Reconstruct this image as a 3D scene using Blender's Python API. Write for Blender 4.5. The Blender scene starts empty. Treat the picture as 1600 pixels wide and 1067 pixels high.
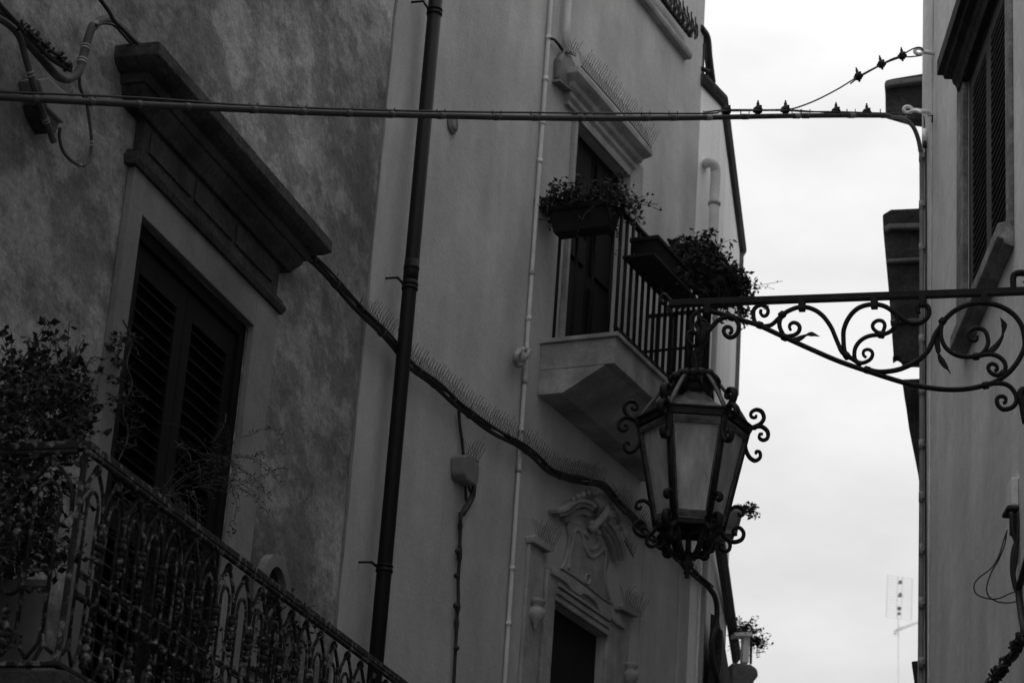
import bpy, math, random
from mathutils import Vector, Matrix
from math import sin, cos, radians, pi, sqrt, atan2, hypot
scene = bpy.context.scene
COL = scene.collection
random.seed(7)

# ------------------------------------------------------------------ camera
FPX, PITCH, ROLL = 3825.0, radians(21.257), radians(4.177)
CAM = Vector((0, 0, 1.6))
fw = Vector((0, cos(PITCH), sin(PITCH)))
_u = Vector((0, -sin(PITCH), cos(PITCH)))
_r = Vector((1, 0, 0))
rt = cos(ROLL)*_r + sin(ROLL)*_u
up = -sin(ROLL)*_r + cos(ROLL)*_u
cd = bpy.data.cameras.new('camera')
cam = bpy.data.objects.new('camera', cd)
COL.objects.link(cam)
m = Matrix((rt, up, -fw)).transposed().to_4x4()
m.translation = CAM
cam.matrix_world = m
cd.sensor_width = 36
cd.lens = FPX/1600*36
cd.clip_end = 2000
cd.dof.use_dof = True
cd.dof.focus_distance = 11.2
cd.dof.aperture_fstop = 6.3
scene.camera = cam

# ------------------------------------------------------------------ light
SUN_EL, SUN_AZ = radians(62), radians(-40)      # azimuth clockwise from +Y
world = bpy.data.worlds.new('World')
scene.world = world
world.use_nodes = True
nt = world.node_tree
nt.nodes.clear()
N = nt.nodes.new
wo = N('ShaderNodeOutputWorld'); bg = N('ShaderNodeBackground')
sky = N('ShaderNodeTexSky'); sky.sky_type = 'NISHITA'; sky.sun_disc = False
sky.sun_elevation = SUN_EL; sky.sun_rotation = SUN_AZ
sky.air_density = 1.0; sky.dust_density = 4.0
bw = N('ShaderNodeRGBToBW')
tc = N('ShaderNodeTexCoord'); mp = N('ShaderNodeMapping'); mp.inputs['Scale'].default_value = (2.2, 2.2, 5.0)
cl = N('ShaderNodeTexNoise'); cl.inputs['Scale'].default_value = 4.2; cl.inputs['Detail'].default_value = 5; cl.inputs['Roughness'].default_value = .55
sx = N('ShaderNodeSeparateXYZ')
el = N('ShaderNodeMapRange')               # cloud deck: brighter towards the zenith
el.inputs['From Min'].default_value = 0.18; el.inputs['From Max'].default_value = 0.85
el.inputs['To Min'].default_value = 7.3; el.inputs['To Max'].default_value = 15.0
cr = N('ShaderNodeMapRange'); cr.inputs['From Min'].default_value = .3; cr.inputs['From Max'].default_value = .7
cr.inputs['To Min'].default_value = .90; cr.inputs['To Max'].default_value = 1.10
mu = N('ShaderNodeMath'); mu.operation = 'MULTIPLY'
mx = N('ShaderNodeMix'); mx.data_type = 'FLOAT'; mx.inputs[0].default_value = .88
L = nt.links.new
L(sky.outputs[0], bw.inputs[0])
L(tc.outputs['Generated'], mp.inputs[0]); L(mp.outputs[0], cl.inputs['Vector'])
L(tc.outputs['Generated'], sx.inputs[0]); L(sx.outputs[2], el.inputs['Value'])
L(cl.outputs[0], cr.inputs['Value'])
L(el.outputs[0], mu.inputs[0]); L(cr.outputs[0], mu.inputs[1])
L(bw.outputs[0], mx.inputs[2]); L(mu.outputs[0], mx.inputs[3])
L(mx.outputs[0], bg.inputs['Color'])
bg.inputs['Strength'].default_value = 0.10
L(bg.outputs[0], wo.inputs[0])

sd = bpy.data.lights.new('sun', 'SUN'); sd.energy = 0.35; sd.angle = radians(35); sd.color = (1, 1, 1)
so = bpy.data.objects.new('sun', sd); COL.objects.link(so)
sv = Vector((sin(SUN_AZ)*cos(SUN_EL), cos(SUN_AZ)*cos(SUN_EL), sin(SUN_EL)))
so.rotation_euler = sv.to_track_quat('Z', 'Y').to_euler()
so.location = (0, 0, 30)

vs = scene.view_settings
vs.view_transform = 'Standard'; vs.look = 'None'; vs.gamma = 1; vs.use_curve_mapping = False
vs.exposure = 0.0

# ------------------------------------------------------------------ frames
def ray(x, y):
    return fw*FPX + rt*(x-800) - up*(y-533.5)

class Frame:
    """A vertical wall plane: s runs along it away from the camera, o out of it, z up."""
    def __init__(s, ang, o, side=1):
        a = radians(ang)
        s.d = Vector((sin(a), cos(a), 0)); s.n = side*Vector((cos(a), -sin(a), 0))
        s.o = Vector((o[0], o[1], 0)); s.ang = a
    def w(s, S, o, z):
        return s.o + s.d*S + s.n*o + Vector((0, 0, z))
    def hit(s, x, y, off=0.0):
        R = ray(x, y); O = s.o + s.n*off
        t = (O-CAM).dot(s.n)/R.dot(s.n); P = CAM + R*t
        return (P-s.o).dot(s.d), P.z
    def hw(s, x, y, off=0.0):
        q = s.hit(x, y, off)
        return s.w(q[0], off, q[1])
def mkframe(ang, D, side=1):
    a = radians(ang); n = side*Vector((cos(a), -sin(a), 0))
    return Frame(ang, -D*n, side)
def through(P, Q):
    """vertical plane through two points, s from P to Q"""
    d = Vector((Q.x-P.x, Q.y-P.y, 0)).normalized()
    f = Frame(0, (P.x, P.y)); f.d = d; f.n = Vector((d.y, -d.x, 0)); f.ang = atan2(d.x, d.y)
    return f
F1 = mkframe(17.96, 4.4)
S_BEND = F1.hit(630, 540)[0]
_b = F1.w(S_BEND, 0, 0)
F2 = Frame(26.1, (_b.x, _b.y))
FR = mkframe(2.38, 1.9, -1)
def project(P):
    q = P-CAM
    return 800+FPX*q.dot(rt)/q.dot(fw), 533.5-FPX*q.dot(up)/q.dot(fw)

# ------------------------------------------------------------------ mesh builder
def crom(pts, n=6, closed=False):
    """Catmull-Rom through pts (Vectors or tuples)"""
    P = [Vector(p) for p in pts]
    if len(P) < 3: return P
    out = []
    m_ = len(P)
    rng = range(m_ if closed else m_-1)
    for i in rng:
        if closed:
            a, b, c, d = P[(i-1) % m_], P[i], P[(i+1) % m_], P[(i+2) % m_]
        else:
            b, c = P[i], P[i+1]
            a = P[i-1] if i else b+(b-c); d = P[i+2] if i+2 < m_ else c+(c-b)
        for k in range(n):
            t = k/n
            out.append(.5*((2*b)+(c-a)*t+(2*a-5*b+4*c-d)*t*t+(3*b-a-3*c+d)*t**3))
    if not closed: out.append(P[-1])
    return out

class MB:
    def __init__(s): s.v = []; s.f = []; s.sm = []
    def add(s, vs_, fs, smooth=False):
        k = len(s.v); s.v += [Vector(v) for v in vs_]
        s.f += [tuple(i+k for i in f) for f in fs]; s.sm += [smooth]*len(fs)
        return s
    def hexa(s, c):     # 8 corners, bottom 4 then top 4
        return s.add(c, [(0,3,2,1),(4,5,6,7),(0,1,5,4),(1,2,6,5),(2,3,7,6),(3,0,4,7)])
    def box(s, F, s0, s1, o0, o1, z0, z1):
        return s.hexa([F.w(s0,o0,z0),F.w(s1,o0,z0),F.w(s1,o1,z0),F.w(s0,o1,z0),F.w(s0,o0,z1),F.w(s1,o0,z1),F.w(s1,o1,z1),F.w(s0,o1,z1)])
    def cbox(s, c, sz, M=None):
        h = [x/2 for x in sz]
        pts = [Vector((x,y,z)) for z in (-h[2],h[2]) for x,y in ((-h[0],-h[1]),(h[0],-h[1]),(h[0],h[1]),(-h[0],h[1]))]
        if M: pts = [M @ p for p in pts]
        return s.hexa([p+Vector(c) for p in pts])
    def bar(s, a, b, w, h, upv=Vector((0,0,1))):
        a = Vector(a); b = Vector(b); t = (b-a).normalized()
        x = t.cross(upv)
        if x.length < 1e-4: x = t.cross(Vector((0,1,0)))
        x.normalize(); y = x.cross(t).normalized()
        c = []
        for p in (a, b):
            c += [p-x*w/2-y*h/2, p+x*w/2-y*h/2, p+x*w/2+y*h/2, p-x*w/2+y*h/2]
        return s.hexa(c)
    def tube(s, path, r, seg=8, cap=True, flat=1.0, fn=None):
        """tube along path; r number or list; flat scales the section along vector fn"""
        P = [Vector(p) for p in path]
        R = r if isinstance(r, (list, tuple)) else [r]*len(P)
        T = []
        for i in range(len(P)):
            t = (P[min(i+1, len(P)-1)]-P[max(i-1, 0)])
            T.append(t.normalized() if t.length > 1e-9 else Vector((0,0,1)))
        if fn is not None: x = T[0].cross(fn)
        else: x = T[0].cross(Vector((0,0,1)) if abs(T[0].z) < .9 else Vector((0,1,0)))
        if x.length < 1e-5: x = T[0].orthogonal()
        x.normalize()
        vs_, fs = [], []
        for i, p in enumerate(P):
            if fn is not None:
                x2 = T[i].cross(fn)
                if x2.length > 1e-4: x = x2.normalized()
            else:
                x = x - T[i]*x.dot(T[i])
                x = x.normalized() if x.length > 1e-6 else T[i].orthogonal().normalized()
            y = T[i].cross(x)
            for k in range(seg):
                a = 2*pi*(k+.5)/seg
                vs_.append(p + (x*cos(a) + y*sin(a)*flat)*R[i])
        for i in range(len(P)-1):
            for k in range(seg):
                a, b = i*seg+k, i*seg+(k+1) % seg
                fs.append((a, b, b+seg, a+seg))
        if cap:
            fs.append(tuple(range(seg-1, -1, -1))); fs.append(tuple(range((len(P)-1)*seg, len(P)*seg)))
        return s.add(vs_, fs, seg > 4)
    def lathe(s, prof, c=(0,0,0), seg=12, M=None, smooth=True, ph=0):
        vs_, fs = [], []
        for r, z in prof:
            for k in range(seg):
                a = 2*pi*k/seg+ph
                v = Vector((r*cos(a), r*sin(a), z))
                if M: v = M @ v
                vs_.append(v+Vector(c))
        for i in range(len(prof)-1):
            for k in range(seg):
                a, b = i*seg+k, i*seg+(k+1) % seg
                fs.append((a, b, b+seg, a+seg))
        fs.append(tuple(range(seg-1,-1,-1))); fs.append(tuple(range((len(prof)-1)*seg, len(prof)*seg)))
        return s.add(vs_, fs, smooth)
    def prism(s, F, pts, o0, o1):
        """polygon of (s,z) extruded from o0 to o1"""
        n = len(pts)
        return s.add([F.w(a, o0, b) for a, b in pts]+[F.w(a, o1, b) for a, b in pts],
              [tuple(range(n)), tuple(range(2*n-1, n-1, -1))]+[(i, (i+1) % n, (i+1) % n+n, i+n) for i in range(n)])
    def mould(s, F, s0, s1, prof, ret0=False, ret1=False):
        """profile of (o,z) run from s0 to s1"""
        n = len(prof)
        vs_ = [F.w(s0, o, z) for o, z in prof]+[F.w(s1, o, z) for o, z in prof]
        return s.add(vs_, [tuple(range(n)), tuple(range(2*n-1, n-1, -1))]+[(i, (i+1) % n, (i+1) % n+n, i+n) for i in range(n)])
    def mould_ret(s, F, s0, s1, prof):
        """moulding with mitred returns: every profile point steps out along s too (prof o>0)"""
        n = len(prof); e = max(o for o, z in prof)
        rings = [[F.w(s0+e-o if False else s0-o, 0 if i == 0 else o, z) for o, z in prof] for i in (0, 1)]
        A = [F.w(s0-max(o,0), -.01, z) for o, z in prof]
        B = [F.w(s0-max(o,0), o, z) for o, z in prof]
        C_ = [F.w(s1+max(o,0), o, z) for o, z in prof]
        D = [F.w(s1+max(o,0), -.01, z) for o, z in prof]
        fs = []
        for r in range(3):
            for i in range(n-1):
                fs.append((r*n+i, r*n+i+1, (r+1)*n+i+1, (r+1)*n+i))
            fs.append((r*n+n-1, r*n, (r+1)*n, (r+1)*n+n-1))
        return s.add(A+B+C_+D, fs)
    def build(s, name, mat, parent=None, bevel=0):
        me = bpy.data.meshes.new(name)
        off = parent_world(parent) if parent else Vector((0,0,0))
        me.from_pydata([v-off for v in s.v], [], s.f)
        me.polygons.foreach_set('use_smooth', s.sm)
        me.materials.append(mat)
        me.update()
        o = bpy.data.objects.new(name, me); COL.objects.link(o)
        if parent: o.parent = parent
        import bmesh
        b = bmesh.new(); b.from_mesh(me); bmesh.ops.recalc_face_normals(b, faces=b.faces); b.to_mesh(me); b.free()
        if bevel:
            md = o.modifiers.new('bevel', 'BEVEL'); md.width = bevel; md.segments = 2; md.limit_method = 'ANGLE'; md.angle_limit = radians(40)
        return o
def parent_world(p):
    v = Vector((0,0,0))
    while p: v += p.location; p = p.parent
    return v
def thing(name, label, cat, loc=(0,0,0), group=None):
    o = bpy.data.objects.new(name, None); COL.objects.link(o); o.location = loc
    o.empty_display_size = .2
    o['label'] = label; o['category'] = cat
    if group: o['group'] = group
    return o
def tag(o, label, cat, group=None):
    o['label'] = label; o['category'] = cat
    if group: o['group'] = group
    return o

# ------------------------------------------------------------------ materials (the place is seen in greys)
def mat(name, base, rough=.8, metal=0, dark=None, scale=3.0, mscale=(1,1,1), rotz=0, lo=.35, hi=.65, bump=.2, fine=60, bdist=.01, dark2=None, scale2=.6, m2=(1,1,1), grain=.08, spec=.3, streak=0, roty=0, scratch=0, crisp=0, camp=1.0):
    M = bpy.data.materials.new(name); M.use_nodes = True
    t = M.node_tree; t.nodes.clear(); n = t.nodes.new; l = t.links.new
    out = n('ShaderNodeOutputMaterial'); b = n('ShaderNodeBsdfPrincipled'); l(b.outputs[0], out.inputs[0])
    b.inputs['Roughness'].default_value = rough; b.inputs['Metallic'].default_value = metal
    b.inputs['Specular IOR Level'].default_value = spec
    g = n('ShaderNodeNewGeometry'); r1 = n('ShaderNodeMapping'); r1.vector_type = 'POINT'; r1.inputs['Rotation'].default_value = (0, 0, rotz)
    l(g.outputs['Position'], r1.inputs[0])
    r2 = n('ShaderNodeMapping'); r2.inputs['Rotation'].default_value = (roty, 0, 0); r2.inputs['Scale'].default_value = mscale
    l(r1.outputs[0], r2.inputs[0])
    def noise(vec, sc, det=6, ro=.6):
        x = n('ShaderNodeTexNoise'); x.inputs['Scale'].default_value = sc; x.inputs['Detail'].default_value = det; x.inputs['Roughness'].default_value = ro
        l(vec, x.inputs['Vector']); return x.outputs[0]
    def rng(v, a, b_, c, d):
        x = n('ShaderNodeMapRange'); x.inputs['From Min'].default_value = a; x.inputs['From Max'].default_value = b_
        x.inputs['To Min'].default_value = c; x.inputs['To Max'].default_value = d; l(v, x.inputs['Value']); return x.outputs[0]
    def mul(a, b_):
        x = n('ShaderNodeMath'); x.operation = 'MULTIPLY'; l(a, x.inputs[0]); l(b_, x.inputs[1]); return x.outputs[0]
    d = dark if dark is not None else base*.8
    v = rng(noise(r2.outputs[0], scale), lo, hi, d, base)
    if dark2 is not None:
        r3 = n('ShaderNodeMapping'); r3.inputs['Scale'].default_value = m2; r3.inputs['Location'].default_value = (3.1, 7.7, 1.3)
        l(r1.outputs[0], r3.inputs[0])
        v = mul(v, rng(noise(r3.outputs[0], scale2, 4, .5), .42, .62, dark2, 1.0))
    fn = noise(g.outputs['Position'], fine, 3, .6)
    v = mul(v, rng(fn, .3, .7, 1-grain, 1+grain))
    if crisp:
        r6 = n('ShaderNodeMapping'); r6.inputs['Rotation'].default_value = (radians(-14), 0, 0); r6.inputs['Scale'].default_value = (1, .85, 1.2); l(r1.outputs[0], r6.inputs[0])
        big = noise(r6.outputs[0], 2.6, 12, .72)
        v = mul(v, rng(big, .455, .545, crisp, 1.0))
        v = mul(v, rng(noise(r6.outputs[0], 9, 10, .75), .40, .60, 1-.22*camp, 1+.12*camp))
        v = mul(v, rng(noise(r6.outputs[0], 28, 8, .8), .42, .58, 1-.16*camp, 1+.10*camp))
    if scratch:
        r5 = n('ShaderNodeMapping'); r5.inputs['Rotation'].default_value = (radians(9), 0, 0); r5.inputs['Scale'].default_value = (1, .8, 26); l(r1.outputs[0], r5.inputs[0])
        v = mul(v, rng(noise(r5.outputs[0], 2.2, 5, .7), .40, .64, 1-scratch*.5, 1+scratch))
    if streak:
        r4 = n('ShaderNodeMapping'); r4.inputs['Scale'].default_value = (1, 1, .16); l(r1.outputs[0], r4.inputs[0])
        v = mul(v, rng(noise(r4.outputs[0], 2.6, 8, .62), .34, .62, 1-streak, 1.02))
    cb = n('ShaderNodeCombineColor'); [l(v, cb.inputs[i]) for i in range(3)]
    l(cb.outputs[0], b.inputs['Base Color'])
    if bump:
        bm = n('ShaderNodeBump'); bm.inputs['Strength'].default_value = bump; bm.inputs['Distance'].default_value = bdist
        l(noise(g.outputs['Position'], fine*.5, 5, .65), bm.inputs['Height']); l(bm.outputs[0], b.inputs['Normal'])
    return M
A1 = radians(17.96)
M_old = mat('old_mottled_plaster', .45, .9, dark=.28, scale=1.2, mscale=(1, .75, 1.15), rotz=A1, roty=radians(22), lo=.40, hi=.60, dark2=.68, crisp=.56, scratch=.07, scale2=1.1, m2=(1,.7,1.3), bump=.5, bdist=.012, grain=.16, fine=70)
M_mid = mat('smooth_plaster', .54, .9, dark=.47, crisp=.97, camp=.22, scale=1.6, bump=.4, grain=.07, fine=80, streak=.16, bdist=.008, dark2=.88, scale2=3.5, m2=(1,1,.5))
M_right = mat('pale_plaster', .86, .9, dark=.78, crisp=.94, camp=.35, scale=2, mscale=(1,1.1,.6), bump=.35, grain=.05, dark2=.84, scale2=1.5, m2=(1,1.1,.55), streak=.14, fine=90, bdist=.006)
M_far = mat('far_white_plaster', .88, .9, dark=.80, scale=1.4, bump=.2, streak=.12)
M_fgray = mat('far_grey_plaster', .36, .9, dark=.3, scale=1.4, bump=.2)
M_stone = mat('weathered_stone', .17, .85, dark=.13, scale=3, mscale=(1,.6,1.5), rotz=A1, bump=.8, bdist=.015, grain=.2, fine=45)
M_stoned = mat('dark_stone', .06, .9, dark=.02, scale=4, bump=.9, bdist=.02, grain=.3, fine=40)  # near-black mottled stone colour
M_surr = mat('limestone_surround', .25, .85, dark=.15, scale=2.2, bump=.5, grain=.1, streak=.15, bdist=.008)
M_pale = mat('pale_stone', .38, .85, dark=.22, scale=4, bump=.6, grain=.1, bdist=.01, fine=50)
M_slab = mat('balcony_plaster', .40, .9, dark=.26, scale=3.5, bump=.6, streak=.22, dark2=.75, scale2=6, grain=.1, bdist=.012)
M_iron = mat('black_iron', .020, .6, metal=.0, dark=.010, scale=18, bump=.5, bdist=.003, grain=.3, fine=120, spec=.14)
M_lamp = mat('weathered_lantern_iron', .11, .6, dark=.03, scale=20, bump=.5, bdist=.003, grain=.3, fine=120, spec=.35)
M_rust_glint = mat('flaking_iron_with_glints', .20, .8, dark=.014, scale=30, lo=.53, hi=.66, bump=.8, bdist=.004, grain=.4, fine=150)  # pale flecks are flaking rust and highlights painted into the colour
M_drain = mat('dark_metal_pipe', .012, .5, dark=.009, scale=5, bump=.1, grain=.1, spec=.12)
M_wpipe = mat('white_painted_pipe', .62, .6, dark=.5, scale=6, bump=.1)
M_gpipe = mat('grey_plastic_conduit', .26, .6, dark=.17, scale=9, bump=.15)
M_cable = mat('black_cable', .03, .6, dark=.018, scale=14, bump=.3, fine=90)
M_cond = mat('dark_conduit', .03, .6, dark=.02, scale=9, bump=.2)
M_tied = mat('dark_cable_tie', .075, .6, dark=.03, scale=20, bump=.3)
M_bcond = mat('worn_dark_conduit', .085, .7, dark=.04, scale=9, bump=.3, bdist=.004)
M_tie = mat('pale_cable_tie', .38, .6, dark=.2, scale=20, bump=.3)
M_wood = mat('dark_painted_wood', .010, .6, dark=.007, scale=5, mscale=(6,6,.4), bump=.3, bdist=.004, spec=.06)
M_greyw = mat('grey_painted_wood', .09, .75, dark=.05, scale=6, mscale=(4,4,.4), bump=.5, bdist=.004, spec=.2)
M_wood2 = mat('dark_louvre_paint', .035, .6, dark=.025, scale=5, mscale=(6,6,.4), bump=.2, bdist=.003, spec=.12)
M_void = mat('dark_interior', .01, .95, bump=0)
M_leaf = mat('dark_leaf', .034, .6, dark=.018, scale=12, bump=0, spec=.12)
M_leaf2 = mat('pale_leaf', .07, .6, dark=.03, scale=12, bump=0, spec=.25)
M_stem = mat('plant_stem', .05, .8, bump=.3)
M_clay = mat('dark_terracotta', .022, .8, dark=.015, scale=6, bump=.3, grain=.1, spec=.1)
M_clayp = mat('pale_terracotta', .25, .8, dark=.18, scale=6, bump=.3)
M_boardm = mat('dull_board', .11, .8, dark=.07, scale=5, bump=.2)
M_rstone = mat('grey_weathered_limestone', .34, .85, dark=.20, scale=6, bump=.8, bdist=.012, grain=.18, fine=50, crisp=.7, camp=.8)
M_spike = mat('steel_spike', .07, .5, bump=0)
M_box = mat('grey_plastic', .20, .6, dark=.14, scale=6, bump=.1)
M_white = mat('white_plastic', .85, .5, dark=.72, scale=6, bump=.15, streak=.15)
M_ground = mat('stone_paving', .05, .85, dark=.035, scale=3, bump=.6)
M_ant = mat('aluminium', .45, .4, metal=.6, bump=0)
# milky lantern glass
def glass():
    M = bpy.data.materials.new('milky_glass'); M.use_nodes = True
    t = M.node_tree; t.nodes.clear(); n = t.nodes.new; l = t.links.new
    out = n('ShaderNodeOutputMaterial'); b = n('ShaderNodeBsdfPrincipled'); tr = n('ShaderNodeBsdfTranslucent'); mx_ = n('ShaderNodeMixShader')
    tp = n('ShaderNodeBsdfTransparent'); m2 = n('ShaderNodeMixShader')
    g = n('ShaderNodeNewGeometry'); x = n('ShaderNodeTexNoise'); x.inputs['Scale'].default_value = 9; x.inputs['Detail'].default_value = 8; x.inputs['Roughness'].default_value = .7
    gm = n('ShaderNodeMapping'); gm.inputs['Scale'].default_value = (1.6,1.6,.45); l(g.outputs['Position'], gm.inputs[0]); l(gm.outputs[0], x.inputs['Vector'])
    r = n('ShaderNodeMapRange'); r.inputs['From Min'].default_value = .35; r.inputs['From Max'].default_value = .7; r.inputs['To Min'].default_value = .5; r.inputs['To Max'].default_value = 1.0
    l(x.outputs[0], r.inputs['Value']); cb = n('ShaderNodeCombineColor'); [l(r.outputs[0], cb.inputs[i]) for i in range(3)]
    l(cb.outputs[0], b.inputs['Base Color']); l(cb.outputs[0], tr.inputs['Color'])
    b.inputs['Roughness'].default_value = .28; b.inputs['Specular IOR Level'].default_value = .5
    tr.inputs['Color'].default_value = (.4,.4,.4,1)
    mx_.inputs[0].default_value = .6; l(b.outputs[0], mx_.inputs[1]); l(tr.outputs[0], mx_.inputs[2])
    tp.inputs['Color'].default_value = (.8,.8,.8,1)
    m2.inputs[0].default_value = .12; l(mx_.outputs[0], m2.inputs[1]); l(tp.outputs[0], m2.inputs[2]); l(m2.outputs[0], out.inputs[0])
    bm = n('ShaderNodeBump'); bm.inputs['Strength'].default_value = .2; bm.inputs['Distance'].default_value = .004; l(x.outputs[0], bm.inputs['Height']); l(bm.outputs[0], b.inputs['Normal'])
    return M
M_glass = glass()

# ------------------------------------------------------------------ ground
g_ = MB(); g_.add([(-60,-40,0),(60,-40,0),(60,160,0),(-60,160,0)], [(0,1,2,3)])
go = g_.build('street', M_ground); go['kind'] = 'structure'

# ------------------------------------------------------------------ walls with openings
def wall_sheet(mb, F, s0, s1, z0, z1, openings, rev=.28):
    """front sheet at o=0 with rectangular openings (sa,sb,za,zb) and reveals going in"""
    S = sorted({s0, s1} | {v for o in openings for v in o[:2]})
    Z = sorted({z0, z1} | {v for o in openings for v in o[2:4]})
    for i in range(len(S)-1):
        for j in range(len(Z)-1):
            a, b, c, d = S[i], S[i+1], Z[j], Z[j+1]
            ms, mz = (a+b)/2, (c+d)/2
            if any(o[0] < ms < o[1] and o[2] < mz < o[3] for o in openings): continue
            mb.add([F.w(a,0,c),F.w(b,0,c),F.w(b,0,d),F.w(a,0,d)], [(0,1,2,3)])
    for a, b, c, d in openings:
        for q in ([(a,c),(a,d)],[(b,c),(b,d)],[(a,c),(b,c)],[(a,d),(b,d)]):
            (sa,za),(sb,zb) = q
            mb.add([F.w(sa,0,za),F.w(sb,0,zb),F.w(sb,-rev,zb),F.w(sa,-rev,za)], [(0,1,2,3)])

# ================================================================== LEFT BUILDING
S_SEAM = (F1.hit(612,60)[0]+F1.hit(541,800)[0])/2
W_L = F1.hit(220,347,.03)[0]; W_R = F1.hit(387,509,.0)[0]; W_T = 5.667; FLOOR1 = 3.33
left = thing('building', 'old house with mottled plaster, shuttered balcony door and heavy stone hood on the left', 'building', F1.w(6,0,0))
nich = F1.hit(418,900)
wl = MB()
wall_sheet(wl, F1, -12, S_SEAM, 0, 9.6, [(W_L, W_R, FLOOR1, W_T)])
wl.box(F1, -12, S_SEAM, -7, -.28, 0, 9.6); wl.box(F1, -12, 4, -6, -.3, 9.6, 13.5)  # second box: unseen upper block near the camera, added to darken the lower left
wl.add([F1.w(S_SEAM,0,0),F1.w(S_SEAM,-.28,0),F1.w(S_SEAM,-.28,9.6),F1.w(S_SEAM,0,9.6)], [(0,1,2,3)])
wl.add([F1.w(-12,0,9.6),F1.w(S_SEAM,0,9.6),F1.w(S_SEAM,-.28,9.6),F1.w(-12,-.28,9.6)], [(0,1,2,3)])
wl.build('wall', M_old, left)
# rough plaster edge at the seam
ed = MB(); zz = 0
pts = []
z = 0.2
while z < 9.5:
    pts.append(F1.w(S_SEAM+random.uniform(-.012,.004), .004, z)); z += .16
ed.tube(pts, [random.uniform(.006,.012) for _ in pts], 6)
ed.build('plaster_edge', M_surr, left)
# door surround
AL, AR = F1.hit(199,267)[0], F1.hit(419,534)[0]
AT = F1.hit(200,262)[1]
AT2 = F1.hit(419,484)[1]
print('surround', AL, AR, W_L, W_R, AT, AT2, 'seam', S_SEAM)
AT = (AT+AT2)/2
dr = thing  # alias kept short
su = MB()
su.box(F1, AL, W_L, .001, .035, 2.9, AT)
su.box(F1, W_R, AR, .001, .035, 2.9, AT)
su.box(F1, W_L, W_R, .001, .034, W_T, AT)
frame1 = su.build('door_surround', M_surr, left, bevel=.004)
# thin moulding above architrave, frieze, hood
COR_T = 6.487
s0c, s1c = F1.hit(250,65,0)[0], 0
# solve hood projection: outer corner px(250,65), wall corner px(178,80)
sw = F1.hit(180,80)[0]
best = min((abs(F1.hit(250,65,o*.01)[0]-(sw-.0)), o*.01) for o in range(5, 60))
HO = best[1]
sL = F1.hit(250,65,HO)[0]; zT = F1.hit(250,65,HO)[1]; sR = F1.hit(520,382,HO)[0]
print('hood', HO, sL, sR, zT, F1.hit(520,380,HO)[1])
mo = MB()
mo.mould_ret(F1, AL+.01, AR-.03, [(0,AT),(.05,AT),(.06,AT+.025),(.06,AT+.04),(.045,AT+.05),(.045,AT+.065),(0,AT+.07)])
mo.build('string_moulding', M_stoned, left)
fr = MB()
fr.box(F1, AL+.02, AR-.05, .001, .04, AT+.07, zT-.20)
for a, b in ((.0,.33),(.34,.66),(.67,1)):
    A_ = AL+.08+(AR-AL-.2)*a; B_ = AL+.08+(AR-AL-.2)*b
    fr.box(F1, A_, B_-.02, .0405, .05, AT+.10, zT-.24)
fr.build('frieze', M_stoned, left)
ho = MB()
h = HO
zb = zT-.215
e0, e1 = sL+h, sR-h
ho.mould_ret(F1, e0, e1, [(.0,zb),(.06,zb),(.07,zb+.02),(h*.48,zb+.055),(h*.52,zb+.08),(h*.58,zb+.082),(h*.62,zb+.12),(h*.74,zb+.125),(h*.80,zb+.13),(h*.86,zb+.135),(h*.95,zb+.15),(h,zb+.16),(h,zT),(h-.02,zT+.012),(0,zT+.03)])
ho.build('hood', M_stoned, left, bevel=.004)
# shutters (a pair of louvred leaves) set in the opening
door1 = thing('x','x','x'); bpy.data.objects.remove(door1)
fm = MB()
fm.box(F1, W_L+.002, W_L+.06, -.10, -.004, FLOOR1, W_T-.003)
fm.box(F1, W_R-.06, W_R-.002, -.10, -.004, FLOOR1, W_T-.003)
fm.box(F1, W_L+.06, W_R-.06, -.10, -.004, W_T-.07, W_T-.004)
fmo = fm.build('door_frame', M_wood, left, bevel=.003)
mid = (W_L+W_R)/2
def louvre(F, a, b, z0, z1, o, th, m, mslat, parent, st=.085, pitch=.062, rails=(0.0,.48,1.0), ang=35, name='shutter'):
    mb = MB()
    mb.box(F, a, a+st, o, o+th, z0, z1); mb.box(F, b-st, b, o, o+th, z0, z1)
    edges = []
    for i, r in enumerate(rails):
        zc = z0+(z1-z0)*r
        lo_ = zc-(.06 if 0 < r < 1 else 0)-(.12 if r == 1 else 0); hi_ = zc+(.06 if 0 < r < 1 else 0)+(.16 if r == 0 else 0)
        edges.append((lo_, hi_)); mb.box(F, a+st, b-st, o, o+th, lo_, hi_)
    sh = mb.build(name, m, parent, bevel=.003)
    sl = MB()
    for (l0, h0), (l1, h1) in zip(edges[:-1], edges[1:]):
        z = h0+pitch*.5
        while z < l1-.01:
            c, s_ = cos(radians(ang))*th*.62, sin(radians(ang))*th*.62
            oc = o+th*.45
            q = [F.w(S, oc+d1*c-d2*.004*sin(radians(ang)), z-d1*s_-d2*.004*cos(radians(ang))) for S in (a+st, b-st) for d1, d2 in ((-1,-1),(1,-1),(1,1),(-1,1))]
            sl.hexa(q); z += pitch
    sl.build('louvre', mslat, sh)
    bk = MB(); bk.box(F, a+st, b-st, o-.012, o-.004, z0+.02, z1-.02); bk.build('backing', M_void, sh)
    return sh
louvre(F1, W_L+.062, mid-.002, FLOOR1+.03, W_T-.075, -.07, .05, M_wood, M_wood2, left, name='shutter')
louvre(F1, mid+.002, W_R-.062, FLOOR1+.03, W_T-.075, -.07, .05, M_wood, M_wood2, left, name='shutter')
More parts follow.
